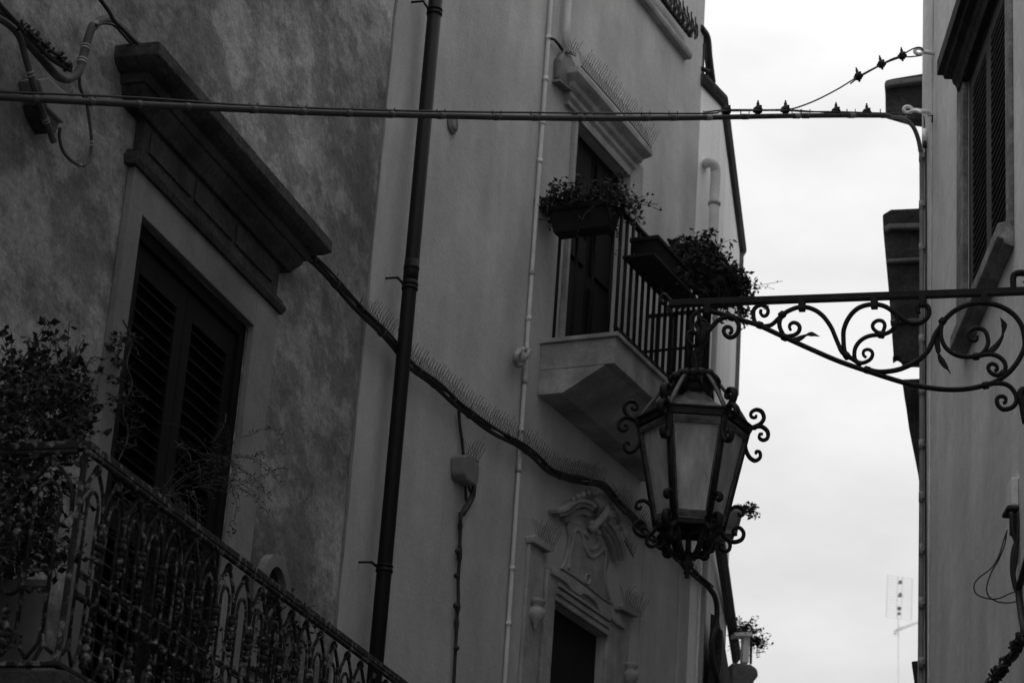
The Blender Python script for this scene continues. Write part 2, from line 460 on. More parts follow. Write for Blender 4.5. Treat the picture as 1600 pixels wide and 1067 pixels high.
# arched niche low on the wall
nc, nz = nich
nm = MB()
def arch(mb, F, c, z, r0, r1, leg, o0, o1, n=16):
    P = [(c+r1*cos(pi*i/n), z+r1*sin(pi*i/n)) for i in range(n+1)]
    Q = [(c+r0*cos(pi*i/n), z+r0*sin(pi*i/n)) for i in range(n+1)]
    P = [(c+r1, z-leg)]+P+[(c-r1, z-leg)]; Q = [(c+r0, z-leg)]+Q+[(c-r0, z-leg)]
    for i in range(len(P)-1):
        a, b, d, e = P[i], P[i+1], Q[i+1], Q[i]
        mb.hexa([F.w(*(q[0], o0, q[1])) for q in (a, b, d, e)]+[F.w(*(q[0], o1, q[1])) for q in (a, b, d, e)])
na, nb = F1.hit(398,900)[0], F1.hit(441,925)[0]
nr = (nb-na)/2
nt_ = F1.hit(417,862)[1]
arch(nm, F1, (na+nb)/2, nt_-nr, nr*.66, nr, .4, .001, .045)
no = nm.build('niche_surround', M_surr, left)
nv = MB(); nP = [((na+nb)/2+nr*.655*cos(pi*i/14), nt_-nr+nr*.655*sin(pi*i/14)) for i in range(15)]
nv.prism(F1, [((na+nb)/2+nr*.655, nt_-nr-.4)]+nP+[((na+nb)/2-nr*.655, nt_-nr-.4)], .001, .008); nv.build('niche_shade', M_void, no)  # flat near-black sheet paints the shade inside the arch

# ---- balcony of the left building: slab + cast iron railing with pointed arches
BO = .78
bs, bz = F1.hit(135,697,BO)
H1 = bz-F1.hit(90,1045,BO)[1]
BE = bs+5.6
BF = bz-H1
print('balcony', bs, bz, H1, F1.hit(168,742,BO), F1.hit(204,763,BO), F1.hit(237,790,BO))
balc = MB()
balc.mould(F1, bs-.03, BE+.03, [(0.0,BF-.14),(BO-.08,BF-.14),(BO-.03,BF-.10),(BO+.04,BF-.06),(BO+.05,BF-.05),(BO+.05,BF-.012),(0.0,BF-.012)])
for k in range(4):
    c = bs+.3+k*1.65
    balc.mould(F1, c, c+.16, [(0.0,BF-.75),(.08,BF-.75),(.22,BF-.55),(.5,BF-.32),(.62,BF-.15),(0.0,BF-.142)])
slab1 = balc.build('balcony', M_stoned, left, bevel=.006)
class Sub:       # a frame along the side return: s runs out from the wall
    pass
def sideframe(F, S):
    f = Frame(0, (0,0)); P = F.w(S, 0, 0); f.o = Vector((P.x, P.y, 0)); f.d = F.n.copy(); f.n = -F.d.copy(); f.ang = 0
    return f
def cast_rail(F, a, b, o, z0, H, mod, mb):
    n = max(1, round((b-a)/mod)); w = (b-a)/n
    q = w/4
    zt = z0+H
    def P(s, z, oo=0): return F.w(s, o+oo, z)
    rr = .0075
    for i in range(n):
        c = a+w*(i+.5)
        # long loop bars: rounded top
        top = [(c-q, z0+.13*H), (c-q, z0+.78*H)] + [(c-q*cos(pi*t/8), z0+.78*H+q*1.25*sin(pi*t/8)) for t in range(1, 8)] + [(c+q, z0+.78*H), (c+q, z0+.13*H)]
        mb.tube([P(*p) for p in top], rr, 6, fn=F.n, flat=.8)
        # outer pointed arch
        out = [(c-w*.5, z0+.72*H), (c-w*.47, z0+.80*H), (c-w*.36, z0+.87*H), (c-w*.17, z0+.925*H), (c, z0+.965*H)]
        out2 = [(2*c-x, y) for x, y in out]
        mb.tube([P(*p) for p in out], rr, 6, fn=F.n); mb.tube([P(*p) for p in out2], rr, 6, fn=F.n)
        mb.lathe([(0,-.018),(.012,-.012),(.016,0),(.012,.012),(.006,.02),(0,.022)], P(c, z0+.955*H), 8)
        # lower pointed cup between neighbouring bars
        for sgn in (-1, 1):
            low = [(c+sgn*q, z0+.14*H), (c+sgn*q*1.25, z0+.09*H), (c+sgn*w*.5, z0+.055*H)]
            mb.tube([P(*p) for p in low], rr, 6, fn=F.n)
            low = [(c+sgn*q, z0+.20*H), (c+sgn*q*.8, z0+.10*H), (c, z0+.03*H)]
            mb.tube([P(*p) for p in low], rr*.9, 6, fn=F.n)
        # hanging ornament between arches
        e = c+w*.5
        if i < n-1:
            for k, (r_, zz) in enumerate(((.016,.72),(.020,.69),(.013,.655),(.018,.62),(.012,.585),(.015,.555),(.008,.52))):
                mb.lathe([(0,-r_*.9),(r_*.8,-r_*.5),(r_,0),(r_*.7,r_*.6),(0,r_*.9)], P(e+random.uniform(-.002,.002), z0+zz*H), 7)
            # ring and rosettes at mid height
            R_ = w*.23
            mb.tube([P(e+R_*cos(2*pi*t/16), z0+.40*H+R_*1.15*sin(2*pi*t/16)) for t in range(17)], rr*1.1, 6, fn=F.n, cap=False)
            # spire between the cups
            for k, (r_, zz) in enumerate(((.016,.06),(.020,.10),(.017,.14),(.019,.18),(.012,.22),(.014,.25),(.006,.28))):
                mb.lathe([(0,-r_*1.2),(r_*.8,-r_*.5),(r_,0),(r_*.7,r_*.6),(0,r_*1.2)], P(e, z0+zz*H), 7)
        for sg in (-1, 1):
            for zz in (.345, .455):
                mb.lathe([(0,-.012),(.012,-.006),(.015,0),(.010,.008),(0,.012)], P(c+sg*q*.45, z0+zz*H), 7)
        mb.bar(P(c-q, z0+.36*H), P(c+q, z0+.36*H), .010, .008); mb.bar(P(c-q, z0+.44*H), P(c+q, z0+.44*H), .010, .008)
r1 = MB(); cast_rail(F1, bs+.02, BE, BO, BF+.01, H1-.03, .158, r1); r1.build('railing', M_rust_glint, slab1)
FS = sideframe(F1, bs)
r2_ = MB(); cast_rail(FS, .03, BO-.02, 0, BF+.01, H1-.03, .19, r2_); r2_.build('railing', M_rust_glint, slab1)
FS2 = sideframe(F1, BE)
r3_ = MB(); cast_rail(FS2, .03, BO-.02, 0, BF+.01, H1-.03, .19, r3_); r3_.build('railing', M_rust_glint, slab1)
hr = MB()
hr.bar(F1.w(bs-.02,BO,bz), F1.w(BE+.02,BO,bz), .045, .026); hr.bar(F1.w(bs,0,bz), F1.w(bs,BO-.023,bz), .045, .026); hr.bar(F1.w(BE,0,bz), F1.w(BE,BO-.023,bz), .045, .026)
hr.bar(F1.w(bs-.02,BO,BF+.012), F1.w(BE+.02,BO,BF+.012), .03, .016); hr.bar(F1.w(bs,0,BF+.012), F1.w(bs,BO-.016,BF+.012), .03, .016)
hr.tube([F1.w(bs-.02,BO+.012,bz-.022), F1.w(BE+.02,BO+.012,bz-.022)], .011, 6)
hr.tube([F1.w(bs-.013,0,bz-.022), F1.w(bs-.013,BO-.02,bz-.022)], .011, 6)
hr.box(F1, bs-.008, bs+.009, BO-.008, BO+.009, BF, bz-.014)
hr.build('handrail', M_rust_glint, slab1, bevel=.003)

# ================================================================== MIDDLE BUILDING
S2E = F2.hit(1093,200)[0]
midb = thing('building', 'smooth plastered house behind the drainpipe, with small balcony and carved baroque portal', 'building', F2.w(2,0,0))
D2 = (F2.hit(901,250,.03)[0], F2.hit(985,290,.03)[0], 7.10, 8.72)
zt_, zt2_ = F2.hit(905,190)[1], F2.hit(978,280)[1]
P2 = (F2.hit(868,935,.03)[0], F2.hit(950,1002,.03)[0], 3.2, 5.53)
DT = (zt_+zt2_)/2; D2 = (D2[0], D2[1], 7.10, DT)
print('F2 door', D2, 'portal', P2, S2E)
wm = MB()
S2T = F2.w(S2E,0,0)
wall_sheet(wm, F1, S_SEAM, S_BEND, 0, 12, [])
wall_sheet(wm, F2, 0, S2E, 0, 12, [D2, P2], rev=.25)
# mass behind
pl = [F1.w(S_SEAM+.002,-.004,0), F1.w(S_SEAM+.002,-6.5,0), F2.w(S2E-.5,-7,0), F2.w(S2E,-.25,0), F2.w(0,-.25,0)]
bot = pl; top_ = [p+Vector((0,0,12)) for p in pl]
nn = len(pl)
wm.add(bot+top_, [tuple(range(nn)), tuple(range(2*nn-1,nn-1,-1))]+[(i,(i+1)%nn,(i+1)%nn+nn,i+nn) for i in range(nn)])
wm.add([F2.w(S2E,0,0),F2.w(S2E,-.25,0),F2.w(S2E,-.25,12),F2.w(S2E,0,12)], [(0,1,2,3)])
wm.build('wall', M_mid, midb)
st_ = MB(); st_.box(F2, F2.hit(1071,1000)[0], S2E-.004, .001, .018, 0, 6.95); st_.box(F2, F2.hit(1001,950)[0]-.008, F2.hit(1001,950)[0]+.008, .001, .006, 0, 6.3); st_.build('wall_strip', M_mid, midb)
# balcony door: surround, dark leaves
d2 = MB()
L0, R0 = F2.hit(889,267)[0], F2.hit(998,290)[0]
d2.box(F2, L0, D2[0], .001, .03, 7.09, D2[3]+.16); d2.box(F2, D2[1], R0, .001, .03, 7.09, D2[3]+.16); d2.box(F2, D2[0], D2[1], .001, .029, D2[3], D2[3]+.16)
d2.build('door_surround', M_pale, midb, bevel=.004)
dl = MB()
m2 = (D2[0]+D2[1])/2
for a, b in ((D2[0]+.002, m2-.004), (m2+.004, D2[1]-.002)):
    dl.box(F2, a, b, -.10, -.06, 7.10, D2[3]-.002)
    dl.box(F2, a+.05, b-.05, -.059, -.045, 7.2, 7.75); dl.box(F2, a+.05, b-.05, -.059, -.045, 7.85, D2[3]-.08)
dl.build('door_leaf', M_wood, midb, bevel=.003)
# hood over the balcony door
c0, z0_ = F2.hit(904,102,.13); c1, z1_ = F2.hit(1020,237,.13)
print('hood2', c0, z0_, c1, z1_, F2.hit(1003,247)[1], F2.hit(905,140)[1])
zt = (z0_+z1_)/2; zb = zt-.21
hd = MB()
hd.mould_ret(F2, c0+.13, c1-.13, [(0,zb),(.03,zb),(.03,zb+.03),(.05,zb+.05),(.05,zb+.08),(.075,zb+.10),(.085,zb+.13),(.11,zb+.15),(.13,zb+.17),(.13,zt),(0,zt+.015)])
hd.build('hood', M_pale, midb, bevel=.003)
# balcony: slab with stepped underside
BO2 = .5
s_a = F2.hit(845,535)[0]; s_b = F2.hit(1118,600,BO2)[0]
zs = 7.075
print('bal2', s_a, s_b, F2.hit(1116,640,BO2), F2.hit(845,622), F2.hit(843,540))
s_b = max(s_b, 3.35)
b2 = MB()
b2.box(F2, s_a, s_b, 0.0, BO2, zs-.20, zs-.03)
b2.box(F2, s_a-.02, s_b+.02, 0.0, BO2+.02, zs-.029, zs)
# stepped corbel block below
b2.box(F2, s_a+.0, s_b, 0.0, .16, zs-.36, zs-.201)
slab2 = b2.build('balcony', M_slab, midb, bevel=.004)
cs = MB(); cs.mould(F2, s_a+.001, s_b-.001, [(.161,zs-.36),(.165,zs-.36),(BO2-.06,zs-.203),(.161,zs-.203)]); cs.build('corbel', M_slab, slab2)
rl = MB()
RZ = 7.895
ss = s_a+.03
n_ = 26
so_ = BO2-.02
rl.bar(F2.w(s_a+.01, so_, RZ), F2.w(s_b-.01, so_, RZ), .04, .014); rl.bar(F2.w(s_a+.03, 0, RZ), F2.w(s_a+.03, so_-.02, RZ), .04, .014); rl.bar(F2.w(s_b-.03, 0, RZ), F2.w(s_b-.03, so_-.02, RZ), .04, .014)
rl.bar(F2.w(s_a+.01, so_, zs+.05), F2.w(s_b-.01, so_, zs+.05), .012, .02)
ro = rl.build('railing', M_iron, slab2)
rb = MB()
k = 0; x = s_a+.03
while x <= s_b-.02:
    rb.tube([F2.w(x, so_, zs), F2.w(x, so_, RZ-.007)], .0125, 6); x += .098
for o in (.07,.19,.31,.43):
    if o < so_-.03:
        rb.tube([F2.w(s_a+.03, o, zs), F2.w(s_a+.03, o, RZ-.007)], .0115, 6); rb.tube([F2.w(s_b-.03, o, zs), F2.w(s_b-.03, o, RZ-.007)], .0115, 6)
rb.tube([F2.w(s_b-.45, 0, 7.46), F2.w(s_b-.45, so_, 7.46)], .011, 6)
rb.build('baluster', M_iron, ro)
# upper balcony edge and its rail, upper right
u0 = F2.hit(1005,-8,.06); u1 = F2.hit(1082,95,.06)
print('upper', u0, u1)
ub = MB(); uz = (u0[1]+u1[1])/2
ub.mould(F2, u0[0]-1.2, u1[0], [(0,uz),(.05,uz),(.06,uz+.02),(.06,uz+.05),(0,uz+.05)])
ubo = ub.build('balcony', M_pale, midb, bevel=.004)
ur = MB(); r0_ = F2.hit(1036,0,.05); r1_ = F2.hit(1076,52,.05)
uz2 = (r0_[1]+r1_[1])/2
ur.bar(F2.w(r0_[0]-1.2,.05,uz2), F2.w(u1[0]-.03,.05,uz2), .03, .03)
x = u1[0]-.05
while x > u0[0]-1.1:
    P_ = [(x-.02,uz+.12),(x-.035,uz+.2),(x,uz+.26),(x+.03,uz+.2),(x+.005,uz+.15),(x-.03,uz+.3),(x,uz2-.02)]
    ur.tube([F2.w(a,.10,b) for a,b in crom([(a,b,0) for a,b in P_],4) for a,b in [(a,b)]] if False else [F2.w(q.x,.10,q.y) for q in crom([(a,b,0) for a,b in P_],4)], .006, 5)
    x -= .085
ur.build('railing', M_rust_glint, ubo)

# ---- carved portal (pixel outlines projected onto the facade, real depth)
def PX(x, y, o=.05): return F2.hit(820+x/3.265, 740+y/3.265, o)
def poly(mb, pts, o0, o1, F=F2): mb.prism(F, [PX(x,y,o1) for x,y in pts], o0, o1)
por = MB()
# jambs & lintel
por.box(F2, P2[0]-.13, P2[0], .001, .03, 3, P2[3]+.16)
por.box(F2, P2[1], P2[1]+.16, .001, .03, 3, P2[3]+.16)
por.box(F2, P2[0], P2[1], .001, .029, P2[3]+.0, P2[3]+.16)
for i,(a,b) in enumerate(((.0,.03),(.045,.075),(.09,.11))):
    por.box(F2, P2[0]-.005+a*.2, P2[1]-.01, .0295, .036+i*.006, P2[3]+a, P2[3]+b)
portal = por.build('portal', M_pale, midb, bevel=.004)
la = MB()   # wavy cornice board over the door
poly(la, [(140,478),(200,500),(330,590),(430,670),(520,778),(512,792),(470,765),(445,742),(425,742),(405,722),(380,692),(372,665),(350,640),(325,620),(300,612),(283,622),(262,608),(238,592),(228,572),(200,545),(145,512)], .001, .05)
la.build('wavy_cornice', M_pale, portal, bevel=.006)
tb = MB()   # tablet with flaring sides
poly(tb, [(190,482),(212,440),(228,380),(232,320),(222,262),(225,240),(300,262),(360,300),(400,360),(432,395),(438,440),(418,500),(420,560),(440,625),(458,668),(400,640),(320,570),(250,520)], .001, .022)
tb.build('tablet', M_pale, portal, bevel=.006)
rm = MB()   # raised ribbon on the tablet
rm_pts = [(222,485),(228,420),(245,350),(252,292),(275,288),(292,320),(300,360),(318,405),(345,425),(375,410),(398,385),(412,420),(405,480),(412,560),(428,640)]
rm.tube([F2.w(PX(q.x,q.y,.024)[0], .024, PX(q.x,q.y,.024)[1]) for q in crom([(a,b,0) for a,b in rm_pts],5)], .013, 6)
rm.tube([F2.w(PX(q.x,q.y,.024)[0], .024, PX(q.x,q.y,.024)[1]) for q in crom([(300,300,0),(325,330,0),(335,380,0),(360,375,0),(380,340,0)],5)], .016, 6)
rm.tube([F2.w(PX(320+13*cos(t*pi/8),537+26*sin(t*pi/8),.024)[0], .024, PX(320+13*cos(t*pi/8),537+26*sin(t*pi/8),.024)[1]) for t in range(15)], .008, 6)
rm.build('relief', M_pale, portal)
# curved broken pediment, nested steps
def arcband(mb, pts, wid, o0, o1, n=5):
    P = crom([(a,b,0) for a,b in pts], n)
    Q = []
    for i, p in enumerate(P):
        t = (P[min(i+1,len(P)-1)]-P[max(i-1,0)]).normalized(); Q.append(p+Vector((-t.y,t.x,0))*wid)
    for i in range(len(P)-1):
        c = [P[i],P[i+1],Q[i+1],Q[i]]
        a = [PX(q.x,q.y,o1) for q in c]
        mb.hexa([F2.w(u,o0,v) for u,v in a]+[F2.w(u,o1,v) for u,v in a])
pe = MB()
arcband(pe, [(172,182),(215,170),(255,140),(300,128),(350,142),(372,165)], 16, .001, .075)
arcband(pe, [(178,198),(220,186),(258,158),(300,146),(345,158),(362,180)], 22, .001, .055)
arcband(pe, [(200,224),(232,206),(262,186),(300,178),(340,190),(352,205)], 26, .001, .035)
pe.build('pediment', M_pale, portal, bevel=.003); pe = MB()
arcband(pe, [(440,235),(480,290),(508,360),(527,440)], 16, .001, .075)
arcband(pe, [(425,250),(464,300),(492,365),(510,441)], 20, .001, .055)
arcband(pe, [(405,268),(444,315),(470,375),(488,442)], 22, .001, .035)
pe.build('pediment', M_pale, portal, bevel=.003)
cr_ = MB()  # shell crest
for t in range(9):
    a = radians(-35+t*16)
    p0 = PX(385,215,.06); p1 = PX(392+sin(a)*62, 205-cos(a)*120*(1-.15*abs(t-4)/4), .07)
    cr_.tube(crom([F2.w(p0[0],.04,p0[1]), F2.w((p0[0]+p1[0])/2,.08,(p0[1]+p1[1])/2), F2.w(p1[0],.07,p1[1])],4), [.010,.012,.013,.014,.016,.018,.019,.02,.015], 6)
for (x,y,r_) in ((250,130,.022),(275,115,.026),(300,105,.028),(330,95,.03),(350,100,.028),(470,215,.028),(485,245,.026),(495,280,.022),(360,280,.035),(345,255,.03),(400,255,.03),(380,300,.026)):
    r_ *= .8; q = PX(x,y,.06); cr_.lathe([(0,-r_),(r_*.7,-r_*.7),(r_,0),(r_*.7,r_*.7),(0,r_)], F2.w(q[0],.055,q[1]), 8)
cr_.build('crest', M_pale, portal); cr_ = MB()
q0 = PX(350,285,.07); q1 = PX(430,140,.07)
cr_.tube(crom([F2.w(q0[0],.05,q0[1]),F2.w((q0[0]+q1[0])/2,.09,(q0[1]+q1[1])/2),F2.w(q1[0],.06,q1[1])],6), .026, 8)
cr_.build('scroll', M_pale, portal)
pi_ = MB()
for (xl,xr,yt,cap,ybase) in ((48,128,362,((45,318),(62,312),(152,375),(150,395),(135,400),(48,348)),0),(500,560,712,((492,668),(530,650),(598,705),(596,725),(580,732),(495,690)),0)):
    a = PX(xl,yt)[0]; b = PX(xr,yt)[0]; zt3 = PX(xl,yt-10)[1]
    pi_.box(F2, a, b, .001, .025, 3, zt3)
    poly(pi_, cap, .001, .055); pi_.build('pilaster', M_pale, portal, bevel=.005); pi_ = MB()
bo = MB()
for (bx,by) in ((60,700),(538,1020)):
    q = PX(bx,by,.05)
    bo.lathe([(0,-.11),(.018,-.10),(.012,-.08),(.04,-.055),(.055,-.02),(.05,.01),(.03,.03),(.05,.045),(.055,.065),(.02,.08),(0,.085)], F2.w(q[0],.05,q[1]), 12); bo.build('boss', M_pale, portal); bo = MB()
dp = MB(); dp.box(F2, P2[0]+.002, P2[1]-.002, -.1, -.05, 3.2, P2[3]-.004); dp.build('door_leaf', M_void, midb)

# ================================================================== RIGHT BUILDING
C_S = FR.hit(1441,500)[0]
rb_ = thing('building', 'pale plastered house along the right edge, with louvred window and stone sill', 'building', FR.w(10,0,0))
WA = FR.hit(1513,300)[0]; WB = FR.hit(1586,200)[0]     # far and near jamb of the window
hz = [FR.hit(x,y)[1] for x,y in ((1505,470),)]
zs0 = FR.hit(1508,556)[1]; zs1 = FR.hit(1599,352)[1]
print('R', C_S, 'window', WA, WB, 'sill', zs0, zs1, FR.hit(1508,556)[0])
ZSILL = (zs0+zs1)/2+.08
# hood projection
best = min((abs(FR.hit(1465,117,o*.01)[0]-FR.hit(1503,143)[0]), o*.01) for o in range(3, 60)); RHO = best[1]
print('R hood', RHO, FR.hit(1465,117,RHO), FR.hit(1500,5,RHO), FR.hit(1503,143))
best = min((abs(FR.hit(1483,536,o*.01)[0]-FR.hit(1508,556)[0]), o*.01) for o in range(3, 60)); RSO = best[1]
print('R sill', RSO, FR.hit(1483,536,RSO), FR.hit(1582,305,RSO))
RH_S = FR.hit(1503,143)[0]; RH_Z = FR.hit(1465,117,RHO)[1]
WB = FR.hit(1577,200,.0)[0]
WT_R = FR.hit(1505,143)[1]-.02
wr = MB()
wall_sheet(wr, FR, -14, C_S, 0, 11.2, [(WB, WA, ZSILL, WT_R)], rev=.2)
wr.box(FR, -14, C_S, -6, -.2, 0, 11.2); wr.box(FR, -14, 8, -5, -.3, 11.2, 15)  # second box: unseen upper block, added to keep daylight off the near left wall
wr.add([FR.w(C_S,0,0),FR.w(C_S,-.2,0),FR.w(C_S,-.2,11.2),FR.w(C_S,0,11.2)], [(0,1,2,3)])
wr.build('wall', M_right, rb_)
fw_ = MB()
fo = FR.hit(1503,300)[0]
fw_.box(FR, WA, fo, .001, .03, ZSILL, WT_R+.12); fw_.build('window_surround', M_rstone, rb_, bevel=.004); fw_ = MB(); fw_.box(FR, WB-.12, WB, .001, .02, ZSILL, WT_R+.12)
fw_.build('window_surround', M_rstone, rb_, bevel=.004)
wf = MB()
wf.box(FR, WA-.05, WA-.002, -.06, -.003, ZSILL, WT_R); wf.build('window_frame', M_greyw, rb_); wf = MB(); wf.box(FR, WB+.002, WB+.05, -.06, -.003, ZSILL, WT_R)
wf.build('window_frame', M_greyw, rb_)
mw = (WA+WB)/2
louvre(FR, mw+.002, WA-.052, ZSILL+.01, WT_R-.005, -.035, .03, M_greyw, M_greyw, rb_, st=.07, pitch=.045, rails=(0,1.0), ang=18)
louvre(FR, WB+.052, mw-.002, ZSILL+.01, WT_R-.005, -.035, .03, M_greyw, M_greyw, rb_, st=.07, pitch=.045, rails=(0,1.0), ang=18)
hr_ = MB(); h = RHO; zb = RH_Z
hr_.mould_ret(FR, WB-.25, RH_S-.0-h*.0-RHO, [(0,zb-.14),(.04,zb-.14),(.05,zb-.10),(h*.45,zb-.08),(h*.5,zb-.045),(h*.75,zb-.03),(h*.8,zb-.0),(h,zb+.01),(h,zb+.10),(0,zb+.14)])
hr_.build('hood', M_stoned, rb_, bevel=.004)
sl_ = MB(); sS = FR.hit(1508,556)[0]
sl_.mould(FR, WB-.12, sS, [(0,zs0-.02),(RSO-.03,zs0-.0),(RSO-.03,zs0+.02),(RSO,zs0+.03),(RSO,zs0+.10),(0,zs0+.125)])
sl_.build('window_sill', M_rstone, rb_, bevel=.005)
# narrow, slightly raised strip beside the corner
cp_ = MB(); c_in = FR.hit(1455,600)[0]
cp_.box(FR, c_in, C_S-.002, .001, .012, 0, 11.1); cp_.build('corner_strip', M_right, rb_, bevel=.004)

# ================================================================== FAR BUILDINGS
def at_z(x, y, z):
    R = ray(x, y); return CAM + R*((z-CAM.z)/R.z)
def yaw_plane(P, ang, side=1): return Frame(ang, (P.x, P.y), side)
E2 = F2.w(S2E, 0, 0)
ZE = F2.hit(1100,124)[1]
P1 = at_z(1127,152,ZE); P2_ = at_z(1157,385,ZE)
def pw(P, z): return Vector((P.x, P.y, z))
fb = thing('building', 'bright far house with dark sloping eaves, just beyond the middle house', 'building', pw(P1,0))
f1_ = through(pw(E2,0), pw(P1,0)); f2_ = through(pw(P1,0), pw(P2_,0))
m_ = MB()
L1 = (pw(P1,0)-pw(E2,0)).length; L2 = (pw(P2_,0)-pw(P1,0)).length
base = [pw(E2,0)+F2.d*.003-F2.n*.002, pw(P1,0), pw(P2_,0), pw(P2_,0)+Vector((-5,1.5,0)), pw(E2,0)+Vector((-3,3,0))]
n5 = len(base); m_.add(base+[b+Vector((0,0,ZE-.02)) for b in base], [tuple(range(n5)), tuple(range(2*n5-1,n5-1,-1))]+[(i,(i+1)%n5,(i+1)%n5+n5,i+n5) for i in range(n5)])
m_.build('wall', M_far, fb)
ev = MB()
ev.mould(f1_, -.02, L1, [(.001,ZE-.08),(.03,ZE-.07),(.05,ZE-.03),(.05,ZE),(.001,ZE+.02)])
ev.mould(f2_, .0, L2+.05, [(.001,ZE-.08),(.03,ZE-.07),(.05,ZE-.03),(.05,ZE),(.001,ZE+.02)])
ev.build('eaves', M_stoned, fb)
v_ = MB(); zc_ = f2_.hit(1152,640)[1]; v_.box(f2_, L2-.06, L2+.03, -.1, .03, zc_, ZE-.08); v_.build('corner_edge', M_stone, fb)
rr_ = MB()      # iron railing of the roof terrace
def fx(F, x, y, o=0.0): return F.hw(x, y, o)
rr_.tube(crom([fx(f1_,1094,44), fx(f1_,1104,60), fx(f1_,1107,90), fx(f1_,1112,130)],4), .032, 6)
rr_.tube([fx(f1_,1099,70), fx(f1_,1098,122)], .011, 6)
rr_.tube([fx(f1_,1103,66), fx(f1_,1104,122)], .009, 6)
rr_.tube([fx(f1_,1095,108), fx(f1_,1110,112)], .02, 6)
rr_.build('roof_railing', M_iron, fb)
wp = thing('pipe', 'thick white downpipe with an elbow on the bright far wall', 'pipe', fx(f1_,1115,400,.05))
t = MB()
pp = [fx(f1_,1103,256,.0), fx(f1_,1107,254,.05), fx(f1_,1113,255,.08), fx(f1_,1117,262,.09), fx(f1_,1118,274,.09), fx(f1_,1116,318,.09), fx(f1_,1113,420,.09)]
t.tube(crom(pp,5), .038, 14); t.build('downpipe', M_wpipe, wp)
t = MB(); t.tube([fx(f1_,1116.2,316,.09), fx(f1_,1116,321,.09)], .047, 12); t.build('bracket', M_tie, wp)
# lower grey house in front of it
_rq = ray(1112,700); Hq = CAM+_rq*(16.75/_rq.y); Hf = yaw_plane(pw(Hq,0), 6.5)
zH = (Hf.hit(1125,480)[1]+Hf.hit(1138,610)[1])/2
sH = Hf.hit(1136.5,700)[0]
gh = thing('building', 'grey lower house between the balcony and the bright far wall', 'building', Hf.w(1,0,0))
t = MB()
zn = Hf.hit(1116,400)[1]; zf = Hf.hit(1139,615)[1]; zm = Hf.hit(1125,480)[1]; sm = Hf.hit(1125,480)[0]
t.prism(Hf, [(-.15,0),(sH,0),(sH,zf),(sm,zm),(-.15,zm)], -1.5, 0)
t.build('wall', M_fgray, gh)
# dark moulded ledge running off down the lane, console and planter
Kp = Hf.w(.05,.03,0); K = yaw_plane(Kp, 8.5)
kz = K.hit(1130,928)[1]
k1 = K.hit(1146,992)[0]
t = MB(); t.mould(K, -.6, k1, [(.0,kz-.06),(.04,kz-.06),(.07,kz-.02),(.07,kz+.03),(.0,kz+.035)])
t.build('ledge', M_stoned, gh)
t = MB()
a, zc = K.hit(1118,1003); b = K.hit(1144,1000)[0]
t.mould(K, a-.8, k1-.1, [(.0,zc-1.2),(.03,zc-1.2),(.05,zc-.7),(.09,zc-.35),(.09,zc-.12),(.06,zc-.1),(.06,zc-.02),(.0,zc)])
t.build('console', M_stoned, gh)
# far balcony with planter, beyond
fbk = thing('balcony', 'far stone balcony end with rounded underside, at the bottom beyond the ledge', 'balcony', at_z(1165,1050,6.2))
D0 = f2_.w(L2+.1,0,0)
Bz = through(pw(D0,0), pw(D0,0)+Vector((1,.15,0)))       # a plane across the lane
t = MB()
def bp(mb, pts, F, o0, o1): mb.prism(F, [F.hit(x,y,(o0+o1)/2) for x,y in pts], o0, o1)
bp(t, [(1140,1037),(1170,1040),(1180,1047),(1182,1058),(1175,1066),(1172,1090),(1140,1090)], Bz, -.15, .0)
t.build('slab', M_stone, fbk, bevel=.02)
t = MB()
bp(t, [(1145,990),(1172,990),(1173,995),(1145,995)], Bz, -.12, -.0)
bp(t, [(1160,996),(1170,996),(1168,1036),(1158,1036)], Bz, -.12, -.04)
t.build('parapet', M_far, fbk)
t = MB()
for x in (1172,1174): t.tube([Bz.hw(x+1,996,-.05), Bz.hw(x,1037,-.05)], .006, 5)
t.tube([Bz.hw(1160,1022,-.05), Bz.hw(1174,1024,-.05)], .006, 5); t.build('railing', M_cond, fbk)

# rooftop far down the lane, carries the antenna
AP = CAM+ray(1405,1067)*(48/ray(1405,1067).y)
fr_ = thing('building', 'distant low house below the antenna mast at the end of the lane', 'building', (AP.x,AP.y,0))
t = MB(); zz = AP.z-.8
hx = [Vector((AP.x+dx,AP.y+dy,z)) for z in (0,zz-.9) for dx,dy in ((-5,-3),(7,-3),(7,5),(-5,5))]
t.hexa(hx); t.build('wall', M_far, fr_)
M_antg = mat('pale_weathered_metal', .8, .6, bump=0)
an = thing('antenna', 'slatted rooftop television aerial on a thin mast, standing in the pale sky', 'antenna', (AP.x,AP.y,zz))
AF = Frame(90-4, (AP.x, AP.y)); AF.d = Vector((cos(radians(-4)),sin(radians(-4)),0)); AF.n = Vector((AF.d.y,-AF.d.x,0))
def ap(x, y, o=0.0): return AF.hw(x,y,o)
sc_ = 3825/50.
t = MB(); t.tube([Vector((AP.x,AP.y,zz-.9)), ap(1403.5,960)], .014, 6); t.build('mast', M_antg, an)
t = MB()
for x, x2 in ((1387,1384.5),(1425.5,1424),(1403,1401),(1410,1408)): t.tube([ap(x,898+(x-1387)*.13), ap(x2,964+(x-1387)*.1)], .009, 4)
for i in range(15):
    y = 899+i*4.6; t.tube([ap(1387-i*.17,y), ap(1425.5-i*.1,y+5)], .0045, 4)
t.build('reflector', M_antg, an)
t = MB()
for x,y,r_ in ((1407,909,.045),(1407,929,.05),(1405,950,.05),(1405,957,.03)):
    t.lathe([(0,-r_),(r_*.8,-r_*.5),(r_,0),(r_*.6,r_*.6),(0,r_)], ap(x,y,-.1), 8)
    t.tube([ap(x-4,y+2,-.1), ap(x+3.5,y+2,-.1)], .016, 5)
    t.build('dipole', M_cond, an); t = MB()
